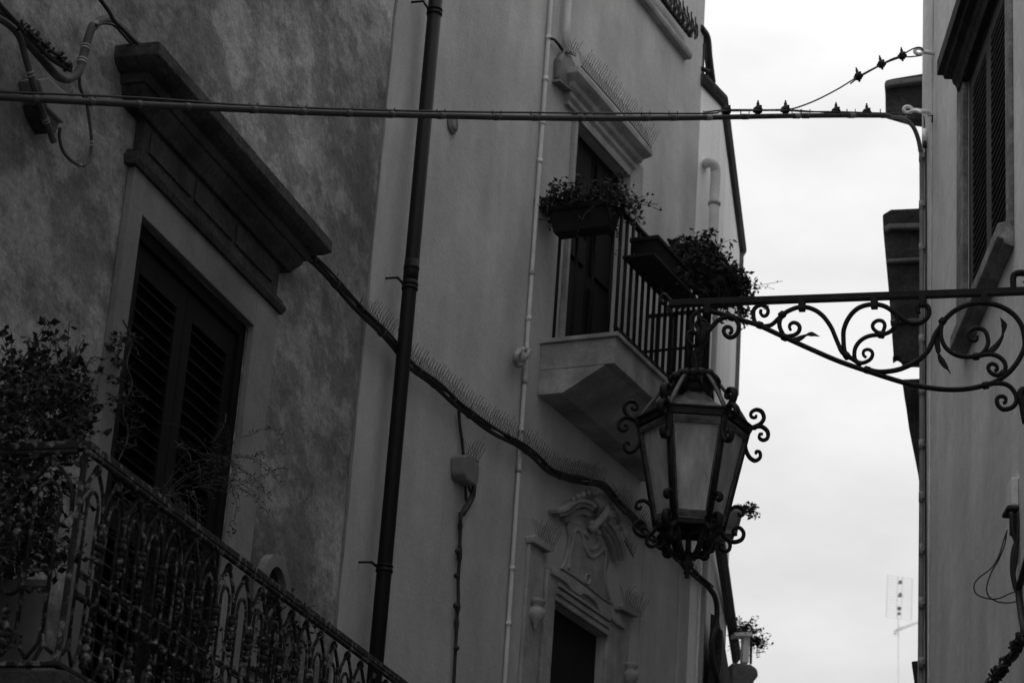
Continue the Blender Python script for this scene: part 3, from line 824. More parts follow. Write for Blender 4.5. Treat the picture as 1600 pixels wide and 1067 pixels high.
t = MB(); t.tube([ap(1399,985,.05), ap(1440,969,.05)], .035, 5); t.tube([ap(1399,984,.05), ap(1398.5,991,.05)], .035, 5); t.build('boom', M_antg, an)

# ---- neighbour beyond the right corner
FB = Frame(11.5, (2.80, 14.15), -1)
nb_ = thing('building', 'neighbouring house hidden behind the right corner, only its dark stone mouldings jutting out', 'building', FB.w(3,0,0))
t = MB(); t.box(FB, 0, 12, -4, 0, 0, 11); t.build('wall', M_mid, nb_)
def jut(s, pts, th, name, m):
    f = sideframe(FB, s); q = MB(); q.prism(f, [f.hit(x,y) for x,y in pts], -th, 0); return q.build(name, m, nb_, bevel=.01)
jut(2.2, [(1383,126),(1393,123),(1446,114),(1460,114),(1460,190),(1446,189),(1422,186),(1383.5,175)], .12, 'cornice', M_stoned)
jut(1.4, [(1379,335),(1392,327),(1435,325),(1460,325),(1460,567),(1410,566),(1408,560),(1401,556),(1394,561),(1396,554),(1388,447),(1381,370),(1380,359)], .10, 'window_hood', M_stoned)
jut(1.36, [(1381,352),(1390,349),(1460,347),(1460,356),(1392,357),(1383,362)], .10, 'moulding', M_stone)
jut(1.36, [(1385,404),(1460,400),(1460,406),(1386,410)], .09, 'moulding', M_stone)
jut(1.36, [(1391,498),(1460,496),(1460,500),(1391,503)], .09, 'moulding', M_stone)
jut(2.15, [(1382,128),(1393,125),(1460,117),(1460,125),(1393,133),(1382,136)], .15, 'moulding', M_stone)
jut(1.9, [(1409.5,592),(1460,590),(1460,830),(1440,830),(1436,749),(1434,734),(1420,664),(1415.5,631),(1413,617)], .10, 'corbel', M_stoned)
jut(1.9, [(1424,1032),(1460,1030),(1460,1090),(1434,1090),(1429,1067)], .10, 'corbel', M_stoned)

# ================================================================== PIPES, BOXES AND CABLES ON THE LEFT WALLS
def pipe_path(F, p0, p1, o, n=2):
    return [F.hw(p0[0]+(p1[0]-p0[0])*i/n, p0[1]+(p1[1]-p0[1])*i/n, o) for i in range(n+1)]
# dark drainpipe, plumb
dS = F1.hit(632,540,.09)[0]
dt = thing('drainpipe', 'thick dark metal drainpipe running the full height of the plastered wall', 'drainpipe', F1.w(dS,.09,0))
kpx = (F1.w(dS,.09,6.4)-CAM).length/FPX
R_D = 11.6*kpx
t = MB(); t.tube([F1.w(dS,.09,0.1), F1.w(dS,.09,11.9)], R_D, 20); t.build('pipe', M_drain, dt)
t = MB()
for y in (412, 438): 
    z = F1.hit(637,y,.09)[1]; t.tube([F1.w(dS,.09,z-.012), F1.w(dS,.09,z+.012)], R_D*1.09, 20)
z1 = F1.hit(637,440,.09)[1]; z2 = F1.hit(637,398,.09)[1]; t.tube([F1.w(dS,.09,z1), F1.w(dS,.09,z2)], R_D*1.045, 20)
t.build('joint', M_drain, dt)
for y, x in ((15,675),(442,634),(886,596)):
    z = F1.hit(x,y,.09)[1]
    t = MB(); t.tube([F1.w(dS,.09,z-.014), F1.w(dS,.09,z+.002)], R_D*1.13, 20); t.tube([F1.w(dS,.09,z+.014), F1.w(dS,.09,z+.024)], R_D*1.13, 20)
    t.bar(F1.w(dS-R_D,.07,z), F1.w(dS-R_D-.10,.07,z), .008, .012); t.bar(F1.w(dS-R_D-.10,.075,z), F1.w(dS-R_D-.10,-.02,z), .012, .008)
    t.build('bracket', M_drain, dt)
# thin white conduit
wS = F2.hit(826,500,.02)[0]
wt = thing('conduit', 'thin white conduit pipe running down the wall left of the small balcony', 'conduit', F2.w(wS,.02,0))
print('white pipe check', F2.hit(859,2,.02)[0], wS, F2.hit(789,1060,.02)[0])
t = MB(); t.tube([F2.w(F2.hit(789,1060,.02)[0],.02,F2.hit(789,1060,.02)[1]-2), F2.hw(789,1060,.02), F2.hw(826,500,.02), F2.hw(861,2,.02), F2.w(F2.hit(859,2,.02)[0],.02,11.8)], .0135, 10); t.build('pipe', M_wpipe, wt)
def lerp_x(y): return 826+(500-y)*(861-826)/498. if y < 500 else 826-(y-500)*(826-789)/560.
for y in (60,124,192,252,427,498,597,672,735,888,974):
    t = MB(); a = F2.hit(lerp_x(y),y,.02); t.tube([F2.w(a[0],.02,a[1]-.014), F2.w(a[0],.02,a[1]+.014)], .0175, 10); t.build('clip', M_tie if y % 2 else M_wpipe, wt)
cx = F2.hit(1091,950,.03)[0]
t = MB(); t.tube([F2.w(cx,.035,1.0), F2.w(cx,.035,6.9)], .009, 8)
tag(t.build('conduit', M_wpipe), 'very thin pale conduit near the far corner of the middle house', 'conduit')
# broader pale pipe at the top
bt = thing('pipe', 'broad cream pipe coming down to the wall box at the top', 'pipe', F2.hw(885,40,.04))
t = MB(); t.tube([F2.hw(883,84,.04), F2.hw(885,40,.04), F2.w(F2.hit(887,2,.04)[0],.04,11.9)], .024, 12); t.build('downpipe', M_wpipe, bt)
# wall box with rounded hood
wb = thing('wall_box', 'grey rounded lamp box on the wall beside the stone hood, spikes on top', 'wall box', F2.hw(888,112,.05))
t = MB()
o1 = .13; c_ = F2.hit(884,122,0)
def wbp(x,y): return F2.hit(x,y,.05)
t.prism(F2, [wbp(*p) for p in ((875,122),(876,92),(883,81),(893,86),(900,100),(902,118),(900,132),(893,138),(884,132))], .001, .05)
t.build('case', M_box, wb, bevel=.015)
t = MB(); q = wbp(897,122); t.lathe([(0,0),(.045,0),(.045,.01),(.03,.02),(0,.022)], F2.w(q[0],.05,q[1]), 12, Matrix.Rotation(-F2.ang,4,'Z') @ Matrix.Rotation(radians(90),4,'Y')); t.build('lens', M_cable, wb)
t = MB(); t.prism(F2, [wbp(*p) for p in ((874,123),(884,133),(894,140),(893,143),(884,137),(873,127))], .001, .06); t.build('lip', M_box, wb)
lp = tag(MB().tube([F2.hw(x,y,.03) for x,y in ((858,60),(866,62),(873,70),(879,79),(886,79),(894,85))], .010, 6).build('cable', M_cable), 'short dark cable looping from the white conduit to the wall lamp box', 'cable')
# round vent
q = F2.hit(710,194,.02); 
vt = thing('vent', 'small round vent cap on the plain wall with a rust streak below', 'vent', F2.w(q[0],.0,q[1]))
ry = 15.5*(F2.w(q[0],0,q[1])-CAM).length/FPX
Mx = Matrix.Rotation(-F2.ang,4,'Z') @ Matrix.Rotation(radians(90),4,'Y')
t = MB(); t.lathe([(0,.0),(ry,.0),(ry,.012),(ry*.86,.02),(ry*.84,.012),(0,.012)], F2.w(q[0],.001,q[1]), 24, Mx); t.build('rim', M_box, vt)
t = MB(); t.lathe([(0,.0),(ry*.8,.0),(ry*.8,.004),(0,.004)], F2.w(q[0],.014,q[1]), 24, Mx); t.build('disc', M_stone, vt)
# rope knot on the conduit
t = MB()
kp = [(820,546),(812,548),(806,556),(806,566),(812,570),(818,562),(821,553),(826,549),(820,558),(812,553)]
t.tube(crom([F2.hw(x,y,.05+.01*(i % 3)) for i,(x,y) in enumerate(kp)],5), .020, 8)
t.lathe([(0,-.045),(.03,-.035),(.042,0),(.03,.035),(0,.045)], F2.hw(812,559,.055), 10)
tag(t.build('rope_knot', M_tie), 'pale knotted bundle tied round the white conduit below the balcony', 'rope')
# junction box with drooping cables
jb = thing('junction_box', 'grey junction box with dark cables drooping from it, spikes on top', 'junction box', F2.hw(737,733,.04))
t = MB(); t.prism(F2, [F2.hit(x,y,.09) for x,y in ((726,712),(733,710),(748,722),(750,732),(748,755),(743,758),(730,750),(726,740))], .001, .09); t.build('case', M_box, jb, bevel=.01)
t = MB()
t.tube(crom([F2.hw(x,y,.02) for x,y in ((717,640),(718,660),(722,690),(725,720),(727,750),(728,775),(729,783))],4), .010, 6)
t.tube(crom([F2.hw(x,y,.05) for x,y in ((738,755),(739,765),(736,775),(730,785),(722,800),(719,815))],4), .010, 6)
t.tube(crom([F2.hw(x,y,.04) for x,y in ((732,750),(733,762),(738,770),(741,760))],4), .010, 6)
t.tube(crom([F2.hw(x,y,.03) for x,y in ((743,757),(741,775),(733,792),(724,805))],4), .007, 6)
t.build('cable', M_cable, jb)
t = MB(); P = [F2.hw(x,y,.02) for x,y in ((719,800),(719,830),(718,870),(716,905),(716,940),(714,965),(712,1010),(709,1068),(707,1100))]
t.tube(crom(P,4), [.011 if random.random() < .7 else .017 for _ in crom(P,4)], 6)
for x,y in ((715,861),(713,899),(712,946),(713,1012)): t.lathe([(0,-.02),(.015,-.01),(.018,.005),(0,.02)], F2.hw(x,y,.03), 7)
tag(t.build('cable', M_cable), 'thin dark cable hanging straight down the wall under the junction box', 'cable')

# main dark cable bundle following the walls
cb_ = thing('cable_bundle', 'long dark cable bundle tied along the walls at balcony height', 'cables', F1.hw(560,490,.03))
pa = [(408,320,.05),(430,345,.05),(470,386,.05),(500,418,.05),(540,460,.05),(575,497,.05),(610,534,.05)]
pth = [F1.hw(x,y,o) for x,y,o in pa]
pb = [(640,568),(662,588),(690,608),(718,634),(745,656),(775,674),(805,692),(835,712),(860,735),(885,746),(912,750),(932,755),(948,764),(968,788),(985,806),(1010,832),(1040,857),(1070,882),(1095,905),(1110,920)]
pth2 = [F2.hw(x,y,.13 if 925 < x < 975 else .05) for x,y in pb]
full = crom(pth+pth2, 5)
random.seed(3)
for k in range(4):
    off = Vector((0,0,(-.014,.004,.017,.010)[k])); oo = (.0,.012,-.005,.02)[k]
    t = MB(); w = [p+off+F1.n*oo+Vector((0,0,.006*sin(i*.5+k*2))) for i, p in enumerate(full)]
    t.tube(w, (.013,.009,.008,.007)[k], 7); t.build('cable', M_cable, cb_)
tl = []
for i in range(3, len(full)-3, 5):
    t = MB(); d = (full[i+1]-full[i]).normalized()
    t.tube([full[i]-d*.006+Vector((0,0,.002)), full[i]+d*.006+Vector((0,0,.002))], .027, 8)
    t.tube([full[i]+Vector((0,0,.025)), full[i]+Vector((0,0,.055))+F1.n*.01], .003, 4)
    t.build('tie', M_cable if i % 2 else M_bcond, cb_)
t = MB()
t.tube(crom([F2.hw(x,y,.06) for x,y in ((1108,918),(1116,930),(1120,948),(1119,975),(1112,1000),(1113,1030),(1122,1066))],4), .02, 7)
tag(t.build('cable', M_cable), 'dark cable tail hanging below the corner end of the bundle', 'cable')

# cables at the top left: fat bent conduits, frayed dark line, thin loop
def cab(pts, F, o, r, name, m, label, cat='cable', n=6, ties=()):
    P = [F.hw(x,y,o if not isinstance(o,(list,tuple)) else o[i]) for i,(x,y) in enumerate(pts)]
    c = crom(P, n)
    if not ties: return tag(MB().tube(c, r, 10).build(name, m), label, cat)
    e = thing(name, label, cat, c[0]); MB().tube(c, r, 10).build('tube', m, e)
    for i in ties:
        i = min(int(i*n), len(c)-2); d = (c[i+1]-c[i]).normalized()
        MB().tube([c[i]-d*.010, c[i]-d*.003], r*1.15, 10).tube([c[i]+d*.004, c[i]+d*.010], r*1.15, 10).build('tie', M_tie, e)
    return e
kk = 9.6/FPX
cab([(-260,-170),(-30,-2),(0,17),(20,38),(45,68),(70,97),(88,117),(103,124),(118,118),(126,106),(128,96),(133,78),(138,60),(145,42),(160,32),(175,33),(190,44),(205,60),(220,75)], F1, .07, 6.5*kk*1.1, 'bent_conduit', M_bcond, 'fat grey conduit bending over itself on the top left wall', 'conduit', ties=(3,10,11.3,13.3))
cab([(150,40),(163,37),(178,40),(190,52),(204,68)], F1, .12, 2.2*kk, 'cable', M_cond, 'thin wire following the top of the bent conduit arch')
cab([(-260,-140),(-30,14),(0,30),(20,45),(32,62),(40,90),(47,115),(56,145),(66,175),(76,200),(84,222)], F1, .10, 5.2*kk, 'bent_conduit', M_bcond, 'straight worn conduit slanting down beside the small box at top left', 'conduit', ties=(6,8.5))
cab([(-260,-200),(-30,-25),(0,8),(30,40),(52,64),(80,92),(110,110)], F1, .13, 4*kk, 'cable', M_cable, 'frayed dark cable lying over the fat grey conduit at top left', ties=())
fz = MB(); random.seed(11)
for i in range(70):
    u = random.random(); x = 32+u*80; y = 42+u*68-2+random.uniform(-2,2)
    p = F1.hw(x,y,.14); d = Vector((random.uniform(-1,1),random.uniform(-1,1),random.uniform(-.6,1.2))).normalized()
    fz.tube([p, p+d*random.uniform(.015,.04)], random.uniform(.003,.008), 5)
tag(fz.build('wire_tangle', M_cable), 'tangle of wire ends clipped along the frayed dark cable', 'wires')
cab([(40,-160),(140,-22),(157,0),(170,18),(178,32),(192,46),(214,68)], F1, .14, 3.6*kk, 'cable', M_cable, 'dark cable coming down from the top edge to the stone hood')
cab([(124,118),(125,135),(130,150),(136,165),(140,190),(143,220),(141,245),(134,257),(124,258),(110,250),(98,235),(93,215),(94,200)], F1, .06, 2.7*kk, 'cable', M_bcond, 'thin grey cable loop hanging below the bent conduit', ties=(5.2,8))
bx_ = thing('junction_box', 'pale triangular-looking junction box behind the cables at top left', 'junction box', F1.hw(80,150,.05))
t = MB(); t.prism(F1, [F1.hit(x,y,.09) for x,y in ((60,124),(77,121),(108,148),(100,194),(75,170),(72,162))], .001, .09); t.build('case', M_box, bx_, bevel=.008)
t = MB(); t.prism(F1, [F1.hit(x,y,.1) for x,y in ((72,163),(82,178),(97,194),(92,208),(84,196),(76,180))], .001, .085); t.build('bracket', M_stoned, bx_)

# ================================================================== BIRD SPIKES
def spikes(pts, F, o, label, n, L=.11, sp=.5):
    """pts: pixel polyline on the wall; thin steel spikes on a strip"""
    P = crom([F.hw(x,y,o) for x,y in pts], 8); t = MB()
    t.tube(P, .005, 5)
    tot = [0]
    for a, b in zip(P[:-1], P[1:]): tot.append(tot[-1]+(b-a).length)
    j = 0
    for i in range(n):
        u = tot[-1]*(i+.5)/n
        while j < len(P)-2 and tot[j+1] < u: j += 1
        p = P[j].lerp(P[j+1], (u-tot[j])/max(1e-6, tot[j+1]-tot[j])); d = (P[j+1]-P[j]).normalized()
        for a, b in ((-.6,-.25),(.6,.05),(-.15,.65)):
            v = (Vector((0,0,1))+d*a*sp+F.n*b*.9+Vector((0,0,random.uniform(-.1,.1)))).normalized()
            e = p+v*L*random.uniform(.85,1.1)
            t.tube([p, p.lerp(e,.5)+d*random.uniform(-.004,.004), e], .0016, 3, cap=False)
    return tag(t.build('bird_spikes', M_spike), label, 'bird spikes', 'bird spike strips')
spikes([(570,492),(590,512),(612,534)], F1, .06, 'spike strip on the cable bundle just left of the drainpipe', 12)
spikes([(636,562),(662,586),(690,606),(718,630),(745,652)], F2, .06, 'spike strip on the cable bundle just right of the drainpipe', 28)
spikes([(745,652),(775,670),(805,688),(835,708),(860,731),(885,742),(912,746),(938,755)], F2, .06, 'spike strip on the cable bundle rising to the portal crest', 52)
spikes([(962,780),(985,802),(1010,828),(1040,853),(1070,878),(1092,900)], F2, .06, 'spike strip on the cable bundle right of the portal crest', 46)
spikes([(908,104),(940,140),(980,186),(1018,232)], F2, .10, 'spike strip along the stone hood over the small balcony door', 40, .13)
spikes([(884,82),(900,88)], F2, .06, 'few spikes on top of the wall lamp box', 4, .10)
spikes([(728,710),(748,722)], F2, .05, 'few spikes on top of the wall junction box', 5, .10)
spikes([(838,840),(866,858)], F2, .05, 'spike tuft on the left pilaster cap of the portal', 8, .13)
spikes([(974,944),(1002,962)], F2, .05, 'spike tuft on the right pilaster cap of the portal', 8, .13)
spikes([(976,845),(990,870)], F2, .05, 'spikes on the lower right end of the carved pediment', 6, .08)

# ================================================================== PLANTS AND PLANTERS
def foliage(center_fn, n_stem, leaf, seed, n_leaf=14, L=.25, droop=0., upv=.6, spread=.5, lw=.55, stemr=.002):
    """stems springing from centre_fn() with small folded leaves"""
    rnd = random.Random(seed); fl = MB(); st = MB()
    for i in range(n_stem):
        p, base_d = center_fn(rnd)
        d = (base_d + Vector((rnd.gauss(0,spread), rnd.gauss(0,spread), rnd.gauss(0,spread)*.5+upv))).normalized()
        l = L*rnd.uniform(.5,1.25); k = max(3, int(n_leaf*l/L)); path = [p.copy()]
        for j in range(k):
            d = (d+Vector((rnd.gauss(0,.12), rnd.gauss(0,.12), rnd.gauss(0,.1)-droop))).normalized()
            p = p+d*(l/k); path.append(p.copy())
            a = Vector((rnd.gauss(0,1), rnd.gauss(0,1), rnd.gauss(0,.7)+.2)).normalized()
            ax = (a-d*a.dot(d)*.5).normalized(); s_ = leaf*rnd.uniform(.6,1.3)
            w = ax.cross(Vector((rnd.gauss(0,1), rnd.gauss(0,1), rnd.gauss(0,1)))).normalized()*s_*lw*.5
            up_ = ax.cross(w).normalized()*s_*.10
            q = p+ax*s_*.15
            fl.add([q, q+ax*s_*.45+w+up_, q+ax*s_, q+ax*s_*.45-w+up_, q+ax*s_*.5-up_*.3], [(0,1,4),(1,2,4),(2,3,4),(3,0,4)])
        st.tube(path, stemr, 3, cap=False)
    return fl, st
def plant(name, label, cat, loc, fl, st, ml=None, group=None):
    e = thing(name, label, cat, loc, group); fl.build('foliage', ml or M_leaf, e); st.build('stem', M_stem, e); return e
def boxpot(F, s0, s1, o0, o1, z0, h, label, name='planter', m=None, fl=.03):
    e = thing(name, label, 'planter', F.w((s0+s1)/2,(o0+o1)/2,z0)); t = MB()
    c = [F.w(s0+fl,o0+fl*.6,z0),F.w(s1-fl,o0+fl*.6,z0),F.w(s1-fl,o1-fl*.6,z0),F.w(s0+fl,o1-fl*.6,z0),F.w(s0,o0,z0+h-.03),F.w(s1,o0,z0+h-.03),F.w(s1,o1,z0+h-.03),F.w(s0,o1,z0+h-.03)]
    t.hexa(c); t.build('body', m or M_clay, e, bevel=.006)
    t = MB(); t.box(F, s0-.012, s1+.012, o0-.012, o1+.012, z0+h-.03+.001, z0+h); t.build('rim', m or M_clay, e, bevel=.004)
    t = MB(); t.box(F, s0+.01, s1-.01, o0+.01, o1-.01, z0+h+.001, z0+h+.008); t.build('soil', M_stem, e)
    return e
# planter on the short side of the small balcony
FS_ = sideframe(F2, s_a+.03)
# hung on the outside of the short side rail: outward from the wall is o, towards the camera is -s
q1 = F2.hit(868,372,.1); 
boxpot(F2, s_a-.17, s_a+.01, .08, .48, RZ-.17, .16, 'dark plastic trough hung on the short near side of the small balcony')
def c1(r): return F2.w(s_a-.08+r.uniform(-.08,.08), r.uniform(.0,.52), RZ-.01+r.uniform(-.02,.03)), Vector((0,0,0))-F2.d*.1
fl, st = foliage(c1, 200, .036, 5, 12, .20, .05, .55, .75)
plant('trough_plant', 'leafy dark plant spilling over the near trough of the small balcony', 'plant', F2.w(s_a-.08,.25,RZ+.06), fl, st)
def c1b(r): return F2.w(s_a-.1+r.uniform(-.05,.05), r.choice([r.uniform(-.02,.05), r.uniform(.4,.55)]), RZ-.01), -F2.d*.2
fl, st = foliage(c1b, 12, .032, 6, 12, .34, .20, .2, .6)
plant('trailing_plant', 'thin trailing sprigs hanging from the ends of the near trough', 'plant', F2.w(s_a-.1,.2,RZ+.05), fl, st)
def c1c(r): return F2.w(s_a+.02, .5, RZ+.05), F2.n*1.2+F2.d*.5
fl, st = foliage(c1c, 3, .028, 9, 12, .34, .0, .25, .12)
plant('sprig', 'long thin sprig reaching right from the near trough', 'plant', F2.w(s_a,.5,RZ+.05), fl, st)
# troughs on the long front rail
TZ = 7.63
pl0 = F2.hit(1012,372,.62)[0]; pl1 = F2.hit(1075,415,.62)[0]; pl2 = F2.hit(1128,440,.62)[0]
print('T', F2.hit(1120,450,.6), F2.hit(1065,440,.66), F2.hit(1160,450,.6), F2.hit(1110,375,.6), s_b)
print('troughs', pl0, pl1, pl2, F2.hit(1012,372,.62)[1], F2.hit(1012,400,.62)[1], RZ)
boxpot(F2, pl0+.06, pl0+.66, .49, .66, TZ, .15, 'plain empty-looking trough on the front rail of the small balcony')
boxpot(F2, pl0+.78, s_b+.02, .47, .64, RZ+.01, .14, 'trough holding the bushy plant at the far end of the front rail')
t = MB(); t.box(F2, pl0-.03, pl0+.70, .47, .68, TZ-.02, TZ-.004); tag(t.build('planter_shelf', M_iron), 'dark iron shelf carrying the troughs on the front rail', 'shelf')
def c2p(r):
    q_ = pl0+.55+r.uniform(0,1.0)*(s_b+.12-pl0-.55)
    return F2.w(q_, .57+r.uniform(-.08,.08), TZ+.13+.25*min(1,max(0,(q_-pl0-.55)/.35))+r.uniform(0,.05))
def c2(r): return c2p(r), F2.n*.15
fl, st = foliage(c2, 330, .046, 12, 11, .18, .09, .5, .75)
plant('trough_plant', 'dense bushy plant over the far trough of the small balcony', 'plant', F2.w(pl0+1,.57,RZ+.06), fl, st)
def c2b(r):
    u_ = r.uniform(.15,1); return F2.w(pl0+.1+u_*(s_b-pl0), .62+r.uniform(-.1,.06), TZ+.08+.22*min(1,max(0,(u_-.35)/.3))), F2.n*.4
fl, st = foliage(c2b, 95, .040, 13, 10, .15, .30, -.1, .5)
plant('trailing_plant', 'dark foliage trailing below the front troughs over the balusters', 'plant', F2.w(pl0+1,.6,RZ), fl, st)
def c2c(r): return F2.w(s_b-.1, .66, RZ+.1), F2.n*1.0+F2.d*.3
fl, st = foliage(c2c, 2, .022, 19, 10, .40, -.02, .3, .1)
plant('sprig', 'faint thin sprig reaching out over the sky from the far trough', 'plant', F2.w(s_b,.6,RZ+.1), fl, st)

# left balcony plants
def cL(r):
    S = bs+r.uniform(-.30,.12)+.12; o = r.uniform(.05,.70)
    return F1.w(S-.05, o, bz-.10+r.uniform(-.15,.26)*1.0), Vector((0,0,.1))
boxpot(F1, bs+.16, bs+.40, .02, .26, BF+.02, .22, 'terracotta trough standing behind the cast iron side railing')
def cLL(r):
    x = r.uniform(-60,118); top = 568+ (x-60)**2*.004 + max(0,x-95)*1.2
    y = r.uniform(top, 905 if x < 100 else 705); o = r.uniform(.30,.60); q = F1.hit(x, y, o)
    return F1.w(q[0], o, q[1]), Vector((0,0,.1))
fl, st = foliage(cLL, 470, .032, 21, 9, .13, .03, .5, .8, lw=.7)
plant('shrub', 'dense small-leaved shrub behind the left corner of the iron balcony', 'shrub', F1.w(bs+.1,.4,BF+.25), fl, st)
def cLt(r):
    x = r.choice([12, 45, 100, 104, 20, 75]) + r.uniform(-4,4); q = F1.hit(x, 610, .45)
    return F1.w(q[0], .45, q[1]), Vector((0,0,.8))
fl, st = foliage(cLt, 16, .034, 23, 12, .24, .0, 1.2, .22, lw=.8)
plant('sprig', 'upright leafy sprigs rising from the shrub on the iron balcony', 'plant', F1.w(bs+.1,.45,bz), fl, st)
def cV(r):
    u = r.random(); x = 196-8*sin(u*7)+r.uniform(-7,7); y = 515+u*190; q = F1.hit(x, y, .10)
    return F1.w(q[0], .10, q[1]), Vector((0,0,0))
fl, st = foliage(cV, 38, .024, 25, 7, .10, .03, .2, .9, lw=.8)
st.tube(crom([F1.hw(x,y,.10) for x,y in ((192,500),(205,530),(198,570),(206,600),(192,640),(200,680),(185,720))],6), .004, 5)
st.tube(crom([F1.hw(x,y,.14) for x,y in ((128,650),(130,600),(142,560),(165,560),(185,545),(190,520))],6), .003, 5)
plant('climbing_vine', 'thin climbing vine with pale-edged leaves beside the shuttered door', 'vine', F1.hw(198,700,.10), fl, st, M_leaf)
def cF(r):
    x = r.gauss(330,22); y = 735+r.gauss(0,22); q = F1.hit(x, y, .45)
    return F1.w(q[0], .45, q[1]), (F1.d*r.uniform(-.6,1.0)+F1.n*r.uniform(-.3,.6))
fl, st = foliage(cF, 48, .018, 27, 20, .25, .07, .35, .5, lw=.25, stemr=.0014)
plant('feathery_plant', 'feathery fine-leaved plant in front of the shutters', 'plant', F1.hw(330,790,.45), fl, st)
def cG(r):
    x = r.gauss(255,26); y = r.uniform(760,1075); x += (y-850)*.12; q = F1.hit(x, y, BO-.10)
    return F1.w(q[0], BO-.06+r.uniform(-.1,.03), q[1]), F1.n*.2
fl, st = foliage(cG, 330, .022, 29, 14, .16, .22, -.3, .6, lw=.35, stemr=.0014)
plant('hanging_plant', 'dense dark plant hanging down inside the iron balcony railing', 'plant', F1.hw(260,800,BO-.1), fl, st)
def cI(r):
    x = r.uniform(405,470); y = 985+r.uniform(-60,70); q = F1.hit(x, y, BO-.05)
    return F1.w(q[0], BO-.05, q[1]), F1.n*.2
fl, st = foliage(cI, 45, .028, 31, 8, .14, .15, -.1, .8, lw=.6)
plant('trailing_plant', 'small trailing plant caught in the lower railing of the iron balcony', 'plant', F1.hw(440,960,BO-.05), fl, st)
# pale board with dark marks behind the side railing
FQ = sideframe(F1, bs+.10)
bd = thing('board', 'pale board with dark scrawled marks behind the side railing, lower left', 'board', F1.w(bs+.1,.4,BF))
t = MB(); qs = [FQ.hit(x,y) for x,y in ((-60,905),(70,905),(66,1000),(40,1046),(-60,1046))]
t.prism(FQ, qs, -.03, 0); t.build('panel', M_boardm, bd)
t = MB()
def mk(pts, r_=.004): t.tube([FQ.hw(x,y,.004) for x,y in pts], r_, 5)
mk([(4,976),(19,986)]); mk([(4,976),(2,1000)]); mk([(19,986),(17,1003)]); mk([(3,988),(18,994)]); mk([(2,1000),(15,1003)]); mk([(9,1002),(4,1015)])
mk([(26,990),(34,994)]); mk([(25,1000),(33,1003)])
t.build('marks', M_cable, bd)
# far pot and far planter plants
fp = thing('flower_pot', 'pale flower pot on a far ledge, half hidden behind the lantern', 'flower pot', f2_.hw(1138,815,.25))
c = f2_.hw(1140,812,.3)
t = MB(); t.lathe([(0,-.09),(.05,-.09),(.075,.02),(.085,.03),(.085,.055),(.07,.055),(0,.05)], c, 16); t.build('pot', M_clayp, fp)
fl, st = foliage(lambda r: (c+Vector((r.uniform(-.02,.14),r.uniform(-.08,.08),.06)), Vector((.7,0,0))), 34, .03, 41, 6, .08, .12, .5, .5)
fl.build('foliage', M_leaf, fp); st.build('stem', M_stem, fp)
t = MB(); t.cbox((c.x-.10,c.y,c.z-.105), (.26,.18,.025)); t.build('ledge', M_stone, fp)
fl, st = foliage(lambda r: (Bz.hw(r.uniform(1147,1172),990,-.1), Vector((.2,0,0))), 60, .035, 43, 6, .15, .05, .6, .8)
plant('planter_plant', 'small light flowering plant on the far parapet', 'plant', Bz.hw(1160,990,-.1), fl, st, M_leaf2)
fl, st = foliage(lambda r: (Bz.hw(r.uniform(1172,1182),998,-.1), Vector((.6,0,0))), 45, .03, 44, 7, .14, .15, .1, .8)
plant('planter_plant', 'dark trailing plant at the outer end of the far parapet', 'plant', Bz.hw(1175,998,-.1), fl, st)

# ================================================================== OVERHEAD CABLE
PL = F1.hw(-45,148,.02); PR = FR.hw(1448,181,.06)
FC = through(PL, PR)
def cw(x, y, o=0.0): return FC.hw(x, y, o)
oc = thing('overhead_cable', 'thick dark conduit strung across the lane and down the right corner', 'cable', cw(800,184))
main = [(-45,148.5),(0,152),(150,160),(280,166.5),(400,172),(520,177),(680,181),(800,184),(940,185.5),(1080,184.5),(1200,182),(1300,180.8),(1388,180.9)]
P = crom([cw(x,y) for x,y in main], 6)
tail = [FR.hw(x,y,o) for x,y,o in ((1408,184,.20),(1424,195,.12),(1433,212,.07),(1438,235,.04),(1440,270,.03),(1440,600,.03))]
zlow = FR.hit(1440,1100,.03)
tail.append(FR.w(FR.hit(1441,1067,.03)[0],.03,zlow[1]-1.5))
P2c = crom([P[-1]]+tail, 6)
rC = .0142
MB().tube(P, rC, 10).build('conduit', M_cond, oc)
MB().tube(P2c, rC*.98, 10).build('conduit', M_gpipe, oc)
for k, x in enumerate((54,142,215,291,396,472,544,610,689,776,836,907,1009,1052,1106,1164,1244,1259,1330,1382)):
    y = next(a[1]+(b[1]-a[1])*(x-a[0])/(b[0]-a[0]) for a,b in zip(main[:-1],main[1:]) if a[0] <= x <= b[0])
    t = MB(); c = cw(x,y); w = 4.2
    t.tube([cw(x-w,y), cw(x+w,y)], rC*1.14, 10)
    for dx in (-6.5, 6.5):
        if (k+dx) % 3 or True: t.tube([cw(x+dx*.7,y+1,-.018), cw(x+dx,y-4,-.016), cw(x+dx,y-10,-.004)], .0034, 4)
    t.build('tie', M_tied if x < 1100 or k % 2 else M_gpipe, oc)
for y in (246,321,388,531,611,695,776,858,941,1035):
    q = FR.hit(1440,y,.03); t = MB(); t.tube([FR.w(q[0],.03,q[1]-.03), FR.w(q[0],.03,q[1]+.03)], rC*1.22, 10); t.bar(FR.w(q[0],.03,q[1]), FR.w(q[0]-.045,.005,q[1]), .02, .03); t.build('tie', M_tie, oc)
w2 = [(-45,139.5),(0,143.5),(215,153),(400,165.5),(620,173),(800,176),(1000,177.5),(1110,177.5),(1125,174),(1150,173.5),(1184,173),(1227,173),(1262,175),(1306,175),(1354,176.5),(1400,178),(1428,180)]
cab2 = MB().tube(crom([cw(x,y) for x,y in w2],5), .0048, 6).tube(crom([cw(x,y,-.02) for x,y in ((1100,176),(1135,172),(1200,172),(1232,172),(1306,177),(1354,178),(1420,179.5))],5), .0042, 6)
